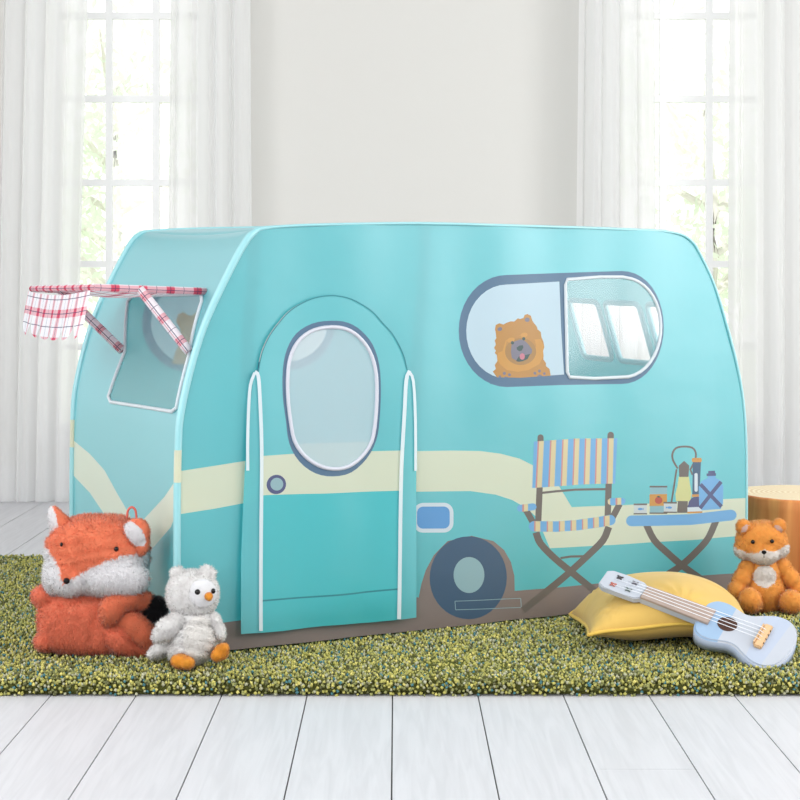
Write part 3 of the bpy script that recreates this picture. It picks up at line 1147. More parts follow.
# right end panel with three windscreen panes
ra = SP([(569.7, 299), (601, 299), (615.6, 358), (587, 357)], 'R')
rb = SP([(608, 301), (645, 302.5), (655.6, 361), (624, 360)], 'R')
s0 = sum(p[0] for p in (ra[0], ra[1], rb[0], rb[1])) / 4
s1 = sum(p[0] for p in (ra[2], ra[3], rb[2], rb[3])) / 4
va = sorted([(ra[0][1] + ra[3][1]) / 2, (ra[1][1] + ra[2][1]) / 2])
vb = sorted([(rb[0][1] + rb[3][1]) / 2, (rb[1][1] + rb[2][1]) / 2])
gap = va[0] - vb[1]
wv = vb[1] - vb[0]
vc = [max(0.05, vb[0] - gap - wv), vb[0] - gap]
print('right panes', s0, s1, va, vb, vc, gap)
rwins = []
for v0, v1 in (va, vb, vc):
    if v1 - v0 > 0.05:
        rwins.append([(p[0], p[1]) for p in rrect(s0, v0, s1, v1, 0.018)])
Rpr = [(M_brown, [(S_E - 0.055, -0.02), (S_E + 0.02, -0.02), (S_E + 0.02, TW + 0.02), (S_E - 0.055, TW + 0.02)])]
endR = sheet('end_panel', [(S_R, 0), (S_E, 0), (S_E, TW), (S_R, TW)], rwins, Rpr, strip_mp, M_aqua, tent, grid=0.05)
M_lbind = fabric('aqua_binding', rgb(170, 224, 230), trans=0.4, gloss=0.08)
for w in rwins:
    tube_obj('window_binding', [strip_mp(s, v, -0.002) for s, v in w], 0.008, M_lbind, endR, closed=True, up=Vector((1, 0, 0)))

sheet('bounce_sheet', [(0.01, 0.01), (TL - 0.01, 0.01), (TL - 0.01, TW - 0.01), (0.01, TW - 0.01)], [], [], lambda x, y: Vector((x, y, 0.008)), M_lbind, tent, grid=0.1)  # unseen pale tent floor, added to brighten the inside

# seam edging along the front and back outline
M_edge_lit = fabric('aqua_edging_highlight', rgb(134, 213, 219), trans=0.3, gloss=0.18)  # same cloth as the panels; the seam's highlight is put into this paler colour


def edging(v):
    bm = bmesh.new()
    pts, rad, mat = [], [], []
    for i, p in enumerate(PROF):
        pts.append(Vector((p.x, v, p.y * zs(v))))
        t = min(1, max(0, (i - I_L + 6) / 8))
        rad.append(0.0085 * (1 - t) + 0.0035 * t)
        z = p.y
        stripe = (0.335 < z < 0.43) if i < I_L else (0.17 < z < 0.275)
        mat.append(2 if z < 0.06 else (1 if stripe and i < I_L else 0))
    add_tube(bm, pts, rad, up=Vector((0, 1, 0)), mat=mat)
    return from_bm('seam_edging', bm, tent, [M_edge_lit, M_cream, M_brown])


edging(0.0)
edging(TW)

# pole sleeves sewn inside the front panel, and the poles in them
M_sleeve = plain('teal_sleeve', rgb(40, 140, 150), rough=0.9, spec=0.05)
M_pole = plain('grey_pole', rgb(150, 155, 160), rough=0.4)
for px in ([(256, 236), (252, 275), (248, 330), (246, 380)], [(426, 226), (423, 280), (417, 340), (413, 400)]):
    pts = FP(stroke(px, 12.5, smooth=3))
    sl = sheet('pole_sleeve', pts, [], [], lambda u, z: front_mp(u, z) + Vector((0, 0.003, 0)), M_sleeve, tent, grid=0.03)
    cl = [Vector((F(x, y)[0], 0.016, F(x, y)[1])) for x, y in px]
    x0, x1 = cl[-1].x, cl[-1].x
    tube_obj('tent_pole', cl + [Vector((x0, 0.016, 0.01))], 0.006, M_pole, tent)

# awning over the end window
def plaid_mat():
    m, nt, out = new_mat('red_plaid_cotton')
    uv = nt.nodes.new('ShaderNodeUVMap')
    sep = nt.nodes.new('ShaderNodeSeparateXYZ')
    nt.links.new(uv.outputs[0], sep.inputs[0])

    def math_(op, a, b=None):
        n = nt.nodes.new('ShaderNodeMath')
        n.operation = op
        for i, q in enumerate((a, b)):
            if q is None:
                continue
            if isinstance(q, (int, float)):
                n.inputs[i].default_value = q
            else:
                nt.links.new(q, n.inputs[i])
        return n.outputs[0]

    def band(src, period, c, w):
        fr = math_('FRACT', math_('DIVIDE', src, period))
        return math_('LESS_THAN', math_('ABSOLUTE', math_('SUBTRACT', fr, c)), w)

    pink = math_('ADD', math_('MULTIPLY', band(sep.outputs['X'], 0.062, 0.5, 0.15), 0.5), math_('MULTIPLY', band(sep.outputs['Y'], 0.062, 0.5, 0.15), 0.5))
    dark = math_('MAXIMUM', band(sep.outputs['X'], 0.062, 0.5, 0.012), band(sep.outputs['Y'], 0.062, 0.5, 0.014))
    dark = math_('MAXIMUM', dark, math_('MAXIMUM', band(sep.outputs['X'], 0.062, 0.0, 0.02), band(sep.outputs['Y'], 0.062, 0.02, 0.014)))
    c1 = nt.nodes.new('ShaderNodeMix')
    c1.data_type = 'RGBA'
    c1.inputs['A'].default_value = rgb(244, 240, 245)
    c1.inputs['B'].default_value = rgb(222, 96, 118)
    nt.links.new(pink, c1.inputs['Factor'])
    c2 = nt.nodes.new('ShaderNodeMix')
    c2.data_type = 'RGBA'
    nt.links.new(c1.outputs['Result'], c2.inputs['A'])
    c2.inputs['B'].default_value = rgb(72, 70, 100)
    nt.links.new(math_('MULTIPLY', dark, 0.85), c2.inputs['Factor'])
    d = nt.nodes.new('ShaderNodeBsdfDiffuse')
    t = nt.nodes.new('ShaderNodeBsdfTranslucent')
    nt.links.new(c2.outputs['Result'], d.inputs['Color'])
    nt.links.new(c2.outputs['Result'], t.inputs['Color'])
    mx = nt.nodes.new('ShaderNodeMixShader')
    mx.inputs[0].default_value = 0.4
    nt.links.new(d.outputs[0], mx.inputs[1])
    nt.links.new(t.outputs[0], mx.inputs[2])
    nt.links.new(mx.outputs[0], out.inputs['Surface'])
    return m


M_plaid = plaid_mat()
f0 = strip_mp(*S(204, 290.5, 'L'))
b0 = strip_mp(*S(128, 291.5, 'L'))
AWZ = 0.775 + 0.001
AL = 0.25


def aw_pt(a, w):
    """a: along the window (0 front .. 1 back), w: outward distance share"""
    base = f0.lerp(b0, a)
    outp = Vector((f0.x - AL, base.y, f0.z + 0.008))
    p = base.lerp(outp, w)
    p.z += -0.018 * math.sin(PI * a) * math.sin(PI * min(1, w * 1.0)) * 1.0
    return p


wid = b0.y - f0.y
awn = sheet('awning', [(0, 0), (wid, 0), (wid, AL), (0, AL)], [], [], lambda x, y: aw_pt(x / wid, y / AL), M_plaid, tent, grid=0.03)
# scalloped valance hanging from the outer edge
nsc = 6
pts = []
for k in range(nsc):
    x0 = wid * k / nsc
    x1 = wid * (k + 1) / nsc
    pts += [((x0 + x1) / 2 - (x1 - x0) * 0.49 * math.cos(PI * j / 12), -0.050 - 0.052 * math.sin(PI * j / 12) ** 0.7) for j in range(13)] + [(x1, -0.046)]
VO = 0.012                              # where the plaid repeat falls on the valance
val_out = [(px_, py_ + VO) for px_, py_ in [(wid, 0.0), (0, 0.0)] + pts]


def val_mp(x, y):
    y = y - VO
    a = x / wid
    p = aw_pt(a, 1.0)
    return p + Vector((-0.009 - 0.02 * (-y / 0.1) - 0.004 * math.sin(x * 60) * (-y / 0.1), 0, y - 0.006 - 0.010 * math.sin(PI * a)))


sheet('valance', val_out, [], [], val_mp, M_plaid, awn, grid=0.02)


def rod_uv(name, pts, r, parent):
    o = tube_obj(name, pts, r, M_plaid, parent, sides=10)
    me = o.data
    uv = me.uv_layers.new(name='UVMap')
    L = [0]
    for i in range(1, len(pts)):
        L.append(L[-1] + (Vector(pts[i]) - Vector(pts[i - 1])).length)
    for lp in me.loops:
        i = min(lp.vertex_index // 10, len(pts) - 1)
        k = lp.vertex_index % 10
        uv.data[lp.index].uv = (L[i] + 0.01, k * 0.006)
    return o


def seg(a, b, n=8):
    return [Vector(a).lerp(Vector(b), k / n) for k in range(n + 1)]


rod_uv('awning_bar', seg(aw_pt(0, 0), aw_pt(0, 1)), 0.0085, awn)
rod_uv('awning_bar', seg(aw_pt(1, 0), aw_pt(1, 1)), 0.0085, awn)
rod_uv('awning_bar', seg(aw_pt(0, 1), aw_pt(1, 1), 10), 0.0075, awn)
j0 = strip_mp(*S(191, 352, 'L'), 0.006)
j1 = strip_mp(*S(120.5, 350, 'L'), 0.006)
rod_uv('awning_arm', seg(aw_pt(0.0, 0.60), j0), 0.0105, awn)
rod_uv('awning_arm', seg(aw_pt(1.0, 0.72), j1), 0.0105, awn)


# ------------------------------------------------------------------ plush toys
def blob_mesh(blobs, voxel, smooth=4):
    """melt a set of stuffed shapes (center, radii, rotation, squareness) into one continuous skin"""
    bm = bmesh.new()
    for bl in blobs:
        c, r = bl[0], bl[1]
        rot = bl[2] if len(bl) > 2 and bl[2] else None
        pw = bl[3] if len(bl) > 3 else 1.0
        res = bmesh.ops.create_icosphere(bm, subdivisions=4, radius=1)
        R = rot.to_matrix() if rot else Matrix.Identity(3)
        for v in res['verts']:
            q = v.co
            if pw != 1.0:
                q = Vector([math.copysign(abs(t) ** pw, t) for t in q])
            v.co = Vector(c) + R @ Vector((q.x * r[0], q.y * r[1], q.z * r[2]))
    me = bpy.data.meshes.new('tmp')
    bm.to_mesh(me)
    bm.free()
    o = bpy.data.objects.new('tmp', me)
    C.objects.link(o)
    md = o.modifiers.new('r', 'REMESH')
    md.mode = 'VOXEL'
    md.voxel_size = voxel
    if smooth:
        s = o.modifiers.new('s', 'SMOOTH')
        s.iterations = smooth
        s.factor = 0.5
    dg = bpy.context.evaluated_depsgraph_get()
    dg.update()
    out_me = bpy.data.meshes.new_from_object(o.evaluated_get(dg))
    bpy.data.objects.remove(o)
    bpy.data.meshes.remove(me)
    return out_me


def furry(name, blobs, mats, parent, paint=None, voxel=0.004, smooth=4, n=9000, length=0.007, width=0.0009, seed=1, lean=0.7, wrinkle=None, origin=Vector((0, 0, 0)), down=0.35):
    src = blob_mesh(blobs, voxel, smooth)
    nv = len(src.vertices)
    V = np.empty(nv * 3, np.float32)
    src.vertices.foreach_get('co', V)
    V = V.reshape(-1, 3).astype(float)
    NR = np.empty(nv * 3, np.float32)
    src.vertices.foreach_get('normal', NR)
    NR = NR.reshape(-1, 3).astype(float)
    if wrinkle is not None:
        V = V + NR * np.array([wrinkle(Vector(p)) for p in V])[:, None]
    src.calc_loop_triangles()
    T = np.empty(len(src.loop_triangles) * 3, np.int32)
    src.loop_triangles.foreach_get('vertices', T)
    T = T.reshape(-1, 3)
    bpy.data.meshes.remove(src)
    e1 = V[T[:, 1]] - V[T[:, 0]]
    e2 = V[T[:, 2]] - V[T[:, 0]]
    cr = np.cross(e1, e2)
    ar = np.linalg.norm(cr, axis=1)
    cen = V[T].mean(1)
    fn = cr / np.maximum(ar, 1e-12)[:, None]
    if paint is not None:
        mi = np.array([paint(Vector(c), Vector(q)) for c, q in zip(cen, fn)])
    else:
        mi = np.zeros(len(T), int)
    R = np.random.RandomState(seed)
    if n:
        f = R.choice(len(T), n, p=ar / ar.sum())
        a, b = R.rand(n), R.rand(n)
        sw = a + b > 1
        a[sw], b[sw] = 1 - a[sw], 1 - b[sw]
        P = V[T[f, 0]] + e1[f] * a[:, None] + e2[f] * b[:, None]
        N0 = NR[T[f, 0]] * (1 - a - b)[:, None] + NR[T[f, 1]] * a[:, None] + NR[T[f, 2]] * b[:, None]
        N0 /= np.maximum(np.linalg.norm(N0, axis=1), 1e-9)[:, None]
        D = N0 * 0.6 + R.normal(0, lean * 0.65, (n, 3)) + np.array([0, 0, -down])
        D /= np.linalg.norm(D, axis=1)[:, None]
        Sd = np.cross(D, N0 + R.normal(0, 0.12, (n, 3)))
        Sd /= np.maximum(np.linalg.norm(Sd, axis=1), 1e-9)[:, None]
        ll = length * R.uniform(0.5, 1.2, n)
        P0 = P - N0 * 0.001
        SV = np.empty((n, 3, 3))
        SV[:, 0] = P0 + Sd * width
        SV[:, 1] = P0 - Sd * width
        SV[:, 2] = P + D * ll[:, None]
        ST = (np.arange(n * 3).reshape(n, 3) + nv)
        gn = np.cross(SV[:, 1] - SV[:, 0], SV[:, 2] - SV[:, 0])
        bad = (gn * N0).sum(1) < 0
        ST[bad] = ST[bad][:, ::-1]
        SN = np.repeat(N0 + R.normal(0, 0.28, (n, 3)), 3, axis=0)
        SN /= np.linalg.norm(SN, axis=1)[:, None]
        V = np.concatenate([V, SV.reshape(-1, 3)])
        NR = np.concatenate([NR, SN])
        T = np.concatenate([T, ST])
        mi = np.concatenate([mi, mi[f]])
    V = V - np.array(origin)
    me = raw_mesh(name, V, T.astype(np.int32), mi, NR)
    return link(name, me, parent, mats, False)


def fur_mat(name, c, var=0.12, scale=45, rough=0.95):
    m = plain(name, c, rough=rough, spec=0.05, var=var, scale=scale, sheen=0.35)
    nt = m.node_tree
    pb = next(q for q in nt.nodes if q.type == 'BSDF_PRINCIPLED')
    out = next(q for q in nt.nodes if q.type == 'OUTPUT_MATERIAL')
    t = nt.nodes.new('ShaderNodeBsdfTranslucent')
    src = pb.inputs['Base Color'].links[0].from_socket
    nt.links.new(src, t.inputs['Color'])
    mx = nt.nodes.new('ShaderNodeMixShader')
    mx.inputs[0].default_value = 0.35
    nt.links.new(pb.outputs[0], mx.inputs[1])
    nt.links.new(t.outputs[0], mx.inputs[2])
    nt.links.new(mx.outputs[0], out.inputs['Surface'])
    return m


M_fox = fur_mat('fox_orange_fur', rgb(248, 150, 112), var=0.07)
M_foxb = fur_mat('fox_body_fur', rgb(246, 144, 112), var=0.07)
M_foxw = fur_mat('fox_white_fur', rgb(242, 242, 244), var=0.04)
M_black = fur_mat('black_fur', rgb(18, 17, 20), var=0.2)
M_eye = plain('black_glass_eye', rgb(12, 10, 10), rough=0.2, spec=0.35)
M_nosep = plain('black_satin_nose', rgb(16, 14, 16), rough=0.6, spec=0.2)

# --- big fox with its folded plush body
def chain(pts, radii, d0, n=5, yr=1.0):
    """a stuffed limb: overlapping rounds along a path of (x, y, forward) photo positions"""
    out = []
    cp = catmull([(p[0], p[1], p[2]) for p in pts], n)
    for i, p in enumerate(cp):
        r_ = float(np.interp(i / n, range(len(radii)), radii))
        out.append((Q(p.x, p.y, d0 - p.z), (r_ * u, r_ * u * yr, r_ * u)))
    return out


D = 3.455
u = D / FPX
fox = empty('plush_fox', Q(95, 655, D).xy.to_3d() + Vector((0, 0, RT - 0.004)))
tag(fox, 'large coral plush fox with white cheeks lying folded beside the tent', 'plush toy')
OF = Vector(fox.location)


def pxz(p, d):
    """plain front-view position (in photo units) of a point on a toy standing at distance d"""
    return PX0 + p.x / p.y * FPX, PY0 + (EYE - p.z) / p.y * FPX


E = Euler
hc = Q(97.5, 554.5, D)


def fox_head_paint(p, n):
    x, y = pxz(p, D)
    if p.y > hc.y + 0.035:
        return 0
    j = 1.6 * noise.noise(p * 90)
    # right cheek: below a curved line from the muzzle tip to the far cheek
    ln = np.interp(x, [62, 70, 80, 90, 105, 120, 135, 150], [586, 580, 573, 568, 561, 556, 553, 551])
    if y > ln + j and x < 148.5:
        return 1
    # left cheek: beyond a line falling from the brow to the nose
    lx = np.interp(y, [540, 548, 560, 575, 585, 600], [42, 48, 56, 61, 64, 66])
    if x < lx + j and y > 543:
        return 1
    return 0


def fox_wr(p):
    x, y = pxz(p, D)
    if y < 566:
        return 0.0018 * math.sin((y + 0.18 * x) * 0.55 + 1.5 * noise.noise(p * 18))
    return 0.0012 * noise.noise(p * 25)


head = furry('head', [(hc, (50.5 * u, 0.085, 39.5 * u), None, 0.82),
                      (Q(70, 578, D - 0.058), (22 * u, 0.032, 17 * u)),
                      (Q(110, 575, D - 0.045), (39 * u, 0.045, 21 * u), E((0, math.radians(8), 0))),
                      (Q(57, 575, D - 0.01), (12 * u, 0.06, 20 * u))],
             [M_fox, M_foxw], fox, fox_head_paint, voxel=0.0045, smooth=6, n=40000, length=0.009, origin=OF, wrinkle=fox_wr)


def off(o, v):
    return Vector(v) - OF


def ear_paint_l(p, n):
    x, y = pxz(p, D)
    lim = np.interp(y, [505, 515, 535], [51.5, 56, 60])
    return 1 if (x < lim and n.y < 0.35) else 0


furry('ear', chain([(65, 532, 0.015), (60, 524, 0.017), (55.5, 516, 0.018), (53, 510, 0.018)], [11, 10.5, 7.5, 4.2], D, 4, 0.8),
      [M_fox, M_foxw], head, ear_paint_l, voxel=0.003, smooth=3, n=4000, length=0.005, origin=OF, seed=2)


def ear_paint_r(p, n):
    x, y = pxz(p, D)
    return 1 if (((x - 134.5 - (y - 533) * 0.45) / 9.0) ** 2 + ((y - 534) / 12.5) ** 2 < 1 and n.y < 0.1) else 0


furry('ear', [(Q(136.5, 532, D - 0.050), (13.0 * u, 0.017, 13.5 * u), E((0, math.radians(28), 0))),
              (Q(142, 544, D - 0.045), (7 * u, 0.014, 12 * u), E((0, math.radians(12), 0)))],
      [M_fox, M_foxw], head, ear_paint_r, voxel=0.003, smooth=3, n=5000, length=0.005, origin=OF, seed=3)


def surf(o, px, py, d, out_=0.0):
    """point on the front of a toy part below a front-view position"""
    best = None
    for v in o.data.vertices:
        w = v.co + OFF_NOW
        x, y = pxz(w, d)
        if (x - px) ** 2 + (y - py) ** 2 < 2.2 and (best is None or w.y < best):
            best = w.y
    if best is None:
        best = d
    return Q(px, py, best - out_) - OFF_NOW


OFF_NOW = OF
ellipsoid('eye', surf(head, 116.3, 549, D, -0.004), (0.0052, 0.005, 0.0052), M_eye, head)
ellipsoid('eye', surf(head, 61.5, 544.5, D, -0.001), (0.0032, 0.004, 0.0046), M_eye, head)
ellipsoid('nose', surf(head, 66.5, 581.0, D, -0.004), (0.0066, 0.006, 0.0068), M_nosep, head, rot=E((0.4, 0, 0)))
lp = [Q(126.5, 527, D), Q(126.5, 516, D), Q(127.5, 510.5, D), Q(131, 507.7, D), Q(134.5, 510.5, D), Q(135.5, 516, D), Q(135.8, 524, D)]
M_loop = plain('coral_ribbon', rgb(214, 104, 92), rough=0.6)
tube_obj('hanging_loop', [Vector(p) - OF + Vector((0, 0.01, 0)) for p in catmull(lp, 4)], 0.0042, M_loop, head, flat=0.6, up=Y_)


def body_wr(p):
    x, y = pxz(p, D)
    w = 0.0
    for (x0, y0, x1, y1, wd_, dp_) in ((100, 598, 60, 606, 3.0, 0.006), (96, 612, 88, 640, 4, 0.005), (40, 612, 38, 632, 3, 0.006), (44, 604, 56, 600, 3, 0.004)):
        dx, dy = x1 - x0, y1 - y0
        t = min(1, max(0, ((x - x0) * dx + (y - y0) * dy) / (dx * dx + dy * dy)))
        dd = math.hypot(x - x0 - t * dx, y - y0 - t * dy)
        w -= dp_ * math.exp(-(dd / wd_) ** 2)
    return w + 0.003 * noise.noise(p * 14) + 0.0012 * noise.noise(p * 45)


furry('body', [(Q(88, 621, D), (50 * u, 0.066, 32 * u), E((0, math.radians(3), 0)), 0.66),
               (Q(44, 596, D - 0.015), (11 * u, 0.035, 10 * u)),
               (Q(46, 641, D - 0.02), (11 * u, 0.035, 10 * u)),
               (Q(128, 628, D - 0.005), (25 * u, 0.058, 26 * u)),
               (Q(100, 598, D), (46 * u, 0.05, 12 * u))],
      [M_foxb, M_fox], fox, None, voxel=0.0045, smooth=6, n=42000, length=0.009, origin=OF, wrinkle=body_wr, seed=5)
furry('arm', chain([(146, 602, 0.020), (134, 598, 0.035), (120, 600, 0.052), (112, 609, 0.060), (109, 618, 0.058)], [9, 11, 12.5, 12, 8.5], D, 5),
      [M_fox], fox, None, voxel=0.004, smooth=6, n=12000, length=0.008, origin=OF, seed=6)
furry('leg', chain([(122, 617, 0.042), (133, 623, 0.046), (143, 633, 0.042), (150, 643, 0.034)], [9, 11, 12, 9], D, 5),
      [M_fox], fox, None, voxel=0.004, smooth=6, n=9000, length=0.008, origin=OF, seed=7)
furry('leg', chain([(108, 634, 0.046), (120, 641, 0.048), (132, 648, 0.040), (143, 650, 0.034)], [9, 11.5, 9.5, 6.5], D, 5),
      [M_foxb], fox, None, voxel=0.004, smooth=6, n=7000, length=0.008, origin=OF, seed=8)
furry('paw', [(Q(153.5, 611, D - 0.022), (14 * u, 0.022, 16 * u), E((0, math.radians(35), 0)))],
      [M_black], fox, None, voxel=0.004, smooth=3, n=5000, length=0.005, origin=OF, seed=9)

# --- owl
D = 3.325
u = D / FPX
owl = empty('plush_owl', Vector((Q(193, 660, D).x, D, RT - 0.004)))
tag(owl, 'small white plush owl with orange beak and feet sitting on the rug', 'plush toy')
OO = Vector(owl.location)
OFF_NOW = OO
M_owl = fur_mat('owl_grey_white_fur', rgb(250, 247, 246), var=0.12, scale=55)
M_owlb = fur_mat('owl_cream_fur', rgb(252, 250, 247), var=0.03)
M_face = fur_mat('owl_white_felt', rgb(244, 244, 246), var=0.02)
M_beak = fur_mat('orange_felt', rgb(240, 166, 62), var=0.1, scale=70)


def owl_paint(p, n):
    x, y = pxz(p, D)
    return 1 if (((x - 199) / 16) ** 2 + ((y - 638) / 22) ** 2 < 1 and n.y < 0) else 0


def owl_wr(p):
    x, y = pxz(p, D)
    if y > 616 and p.y < OO.y:
        return 0.0022 * math.sin((y - 0.25 * x) * 0.72 + 2 * noise.noise(p * 40))
    return 0.001 * noise.noise(p * 70)


obody = furry('body', [(Q(193, 637, D), (24 * u, 0.048, 25 * u)), (Q(190, 648, D), (23 * u, 0.048, 15 * u)), (Q(194, 618, D), (20 * u, 0.04, 12 * u))],
              [M_owl, M_owlb], owl, owl_paint, voxel=0.0035, smooth=4, n=16000, length=0.008, origin=OO, seed=11, wrinkle=owl_wr)
ohead = furry('head', [(Q(192.5, 594, D), (25.5 * u, 0.047, 23.5 * u), None, 0.92), (Q(177.5, 574, D), (7 * u, 0.012, 7 * u), E((0, math.radians(-25), 0))), (Q(207.5, 572.5, D), (8.5 * u, 0.012, 6.5 * u), E((0, math.radians(20), 0)))],
              [M_owl], owl, None, voxel=0.003, smooth=3, n=15000, length=0.007, origin=OO, seed=12, down=0.1)
furry('face', [(Q(202.5, 593.5, D - 0.034), (14.5 * u, 0.016, 14.5 * u), E((math.radians(-4), 0, math.radians(14))))], [M_face], ohead, None, voxel=0.003, smooth=3, n=2500, length=0.003, origin=OO, seed=13)
oface = ohead.children[0]
ellipsoid('eye', surf(oface, 197.5, 592, D, -0.003), (0.0058, 0.005, 0.0058), M_eye, ohead)
ellipsoid('eye', surf(oface, 213.3, 591, D, -0.003), (0.0045, 0.005, 0.0056), M_eye, ohead)
furry('beak', [(surf(oface, 208.6, 596.3, D, -0.001) + OO, (0.0082, 0.010, 0.0080)), (surf(oface, 209.3, 598, D, 0.006) + OO, (0.0055, 0.008, 0.0055))], [M_beak], ohead, None, voxel=0.0022, smooth=2, n=1200, length=0.002, origin=OO, seed=14)
furry('wing', [(Q(178, 620, D - 0.022), (11 * u, 0.020, 9 * u), E((0, math.radians(-35), 0))), (Q(168, 628, D - 0.030), (14 * u, 0.019, 10 * u), E((0, math.radians(-38), 0))), (Q(160, 635, D - 0.032), (8 * u, 0.014, 6.5 * u), E((0, math.radians(-30), 0)))],
      [M_owl], owl, None, voxel=0.003, smooth=4, n=6000, length=0.008, origin=OO, seed=15)
furry('wing', [(Q(214, 620, D - 0.004), (6 * u, 0.018, 9 * u), E((0, math.radians(-25), 0))), (Q(219, 630, D - 0.006), (5.5 * u, 0.017, 10 * u), E((0, math.radians(-20), 0))), (Q(221, 636, D - 0.006), (3.5 * u, 0.012, 5 * u))],
      [M_owl], owl, None, voxel=0.003, smooth=3, n=3000, length=0.006, origin=OO, seed=16)
furry('tail', [(Q(160, 650, D + 0.01), (11 * u, 0.02, 6.5 * u), E((0, math.radians(-25), 0))), (Q(154, 654, D + 0.008), (6 * u, 0.014, 4 * u))],
      [M_owl], owl, None, voxel=0.003, smooth=3, n=3000, length=0.008, origin=OO, seed=17)
furry('foot', [(Q(181, 661.5, D - 0.052), (9.5 * u, 0.020, 7.3 * u)), (Q(187, 663, D - 0.060), (7.5 * u, 0.018, 6.2 * u)), (Q(176.5, 661, D - 0.056), (5.5 * u, 0.016, 6 * u))],
      [M_beak], owl, None, voxel=0.0028, smooth=3, n=3500, length=0.003, origin=OO, seed=18)
furry('foot', [(Q(221, 652, D - 0.030), (7.5 * u, 0.018, 8 * u), E((0, math.radians(25), 0))), (Q(217, 655.5, D - 0.036), (6 * u, 0.016, 6 * u)), (Q(224, 648, D - 0.034), (5 * u, 0.015, 5 * u))],
      [M_beak], owl, None, voxel=0.0028, smooth=3, n=3000, length=0.003, origin=OO, seed=19)

# --- small seated fox
D = 3.92
u = D / FPX
kit = empty('plush_fox', Vector((Q(764, 610, D).x, D, RT - 0.004)))
tag(kit, 'small orange plush fox with white chest sitting in front of the tree stump', 'plush toy')
OK_ = Vector(kit.location)
OFF_NOW = OK_
M_kit = fur_mat('kit_orange_fur', rgb(250, 180, 92), var=0.10, scale=60)
M_kitw = fur_mat('kit_white_fur', rgb(242, 238, 234), var=0.04)
M_pink = fur_mat('kit_pink_ear', rgb(236, 208, 200), var=0.03)


def kit_body_paint(p, n):
    x, y = pxz(p, D)
    return 1 if (((x - 765) / 11.8) ** 2 + ((y - 576.5) / 11.2) ** 2 < 1 + 0.12 * noise.noise(p * 60) and n.y < 0) else 0


furry('body', [(Q(764, 590, D), (23 * u, 0.055, 24 * u)), (Q(763.5, 572, D - 0.004), (18.5 * u, 0.045, 16 * u))],
      [M_kit, M_kitw], kit, kit_body_paint, voxel=0.0038, smooth=4, n=14000, length=0.007, origin=OK_, seed=21)


def kit_head_paint(p, n):
    x, y = pxz(p, D)
    if p.y > D + 0.01:
        return 0
    ln = np.interp(x, [735, 739, 746, 754, 760, 764, 768, 774, 780, 786, 789], [547, 549.5, 552, 553, 551.5, 550.0, 551, 551.5, 549, 545.5, 544])
    return 1 if y > ln + 1.0 * noise.noise(p * 80) else 0


khead = furry('head', [(Q(761.5, 541.5, D - 0.01), (24.8 * u, 0.050, 20.5 * u), None, 0.9), (Q(763.5, 553, D - 0.038), (15 * u, 0.032, 11 * u)), (Q(746, 549, D - 0.01), (11.5 * u, 0.034, 10 * u)), (Q(777, 547.5, D - 0.01), (11 * u, 0.034, 10 * u))],
              [M_kit, M_kitw], kit, kit_head_paint, voxel=0.0035, smooth=4, n=14000, length=0.006, origin=OK_, seed=22, down=0.1)


def kear(cx_, cy_, rot, ix, iy, irot, seed):
    def pt(p, n):
        x, y = pxz(p, D)
        a = math.radians(irot)
        dx, dy = x - ix, y - iy
        return 1 if ((dx * math.cos(a) + dy * math.sin(a)) / 4.6) ** 2 + ((-dx * math.sin(a) + dy * math.cos(a)) / 2.2) ** 2 < 1 and n.y < 0 else 0
    furry('ear', [(Q(cx_, cy_, D - 0.03), (7.2 * u, 0.014, 7.8 * u), E((0, rot, 0)))], [M_kit, M_pink], khead, pt, voxel=0.0028, smooth=2, n=2200, length=0.005, origin=OK_, seed=seed)


kear(743.5, 527, -0.35, 744.5, 528.5, -50, 23)
kear(778.5, 526.5, 0.35, 778.5, 528.0, 40, 24)
ellipsoid('eye', surf(khead, 752.8, 542, D, -0.002), (0.0050, 0.005, 0.0050), M_eye, khead)
ellipsoid('eye', surf(khead, 772, 541.3, D, -0.002), (0.0050, 0.005, 0.0050), M_eye, khead)
np_ = surf(khead, 764, 552.2, D, -0.002)
ellipsoid('nose', np_, (0.0058, 0.006, 0.0046), M_nosep, khead)
tube_obj('mouth', [surf(khead, 764, 554 + k * 1.2, D, 0.0005) for k in range(4)], 0.0008, M_nosep, khead)
furry('arm', [(Q(748, 569, D - 0.012), (9 * u, 0.026, 10 * u), E((0, 0.45, 0))), (Q(742, 579, D - 0.020), (8.5 * u, 0.026, 12 * u), E((0, 0.40, 0))), (Q(736.5, 590, D - 0.028), (8 * u, 0.026, 9.5 * u), E((0, 0.3, 0)))],
      [M_kit], kit, None, voxel=0.0035, smooth=4, n=6000, length=0.006, origin=OK_, seed=25)
furry('arm', [(Q(782, 568, D - 0.012), (9 * u, 0.026, 10 * u), E((0, -0.45, 0))), (Q(791, 579, D - 0.022), (8.5 * u, 0.026, 13 * u), E((0, -0.55, 0))), (Q(801, 591, D - 0.030), (9 * u, 0.026, 10 * u), E((0, -0.4, 0)))],
      [M_kit], kit, None, voxel=0.0035, smooth=4, n=6000, length=0.006, origin=OK_, seed=26)
furry('leg', [(Q(750, 600, D - 0.060), (11 * u, 0.030, 12 * u), E((0, -0.2, 0))), (Q(752, 603, D - 0.02), (11 * u, 0.045, 9 * u))],
      [M_kit], kit, None, voxel=0.0035, smooth=4, n=6000, length=0.006, origin=OK_, seed=27)
furry('leg', [(Q(791.5, 601.5, D - 0.062), (11.5 * u, 0.030, 11 * u), E((0, 0.1, 0))), (Q(786, 603, D - 0.02), (11 * u, 0.045, 9 * u))],
      [M_kit], kit, None, voxel=0.0035, smooth=4, n=6000, length=0.006, origin=OK_, seed=28)

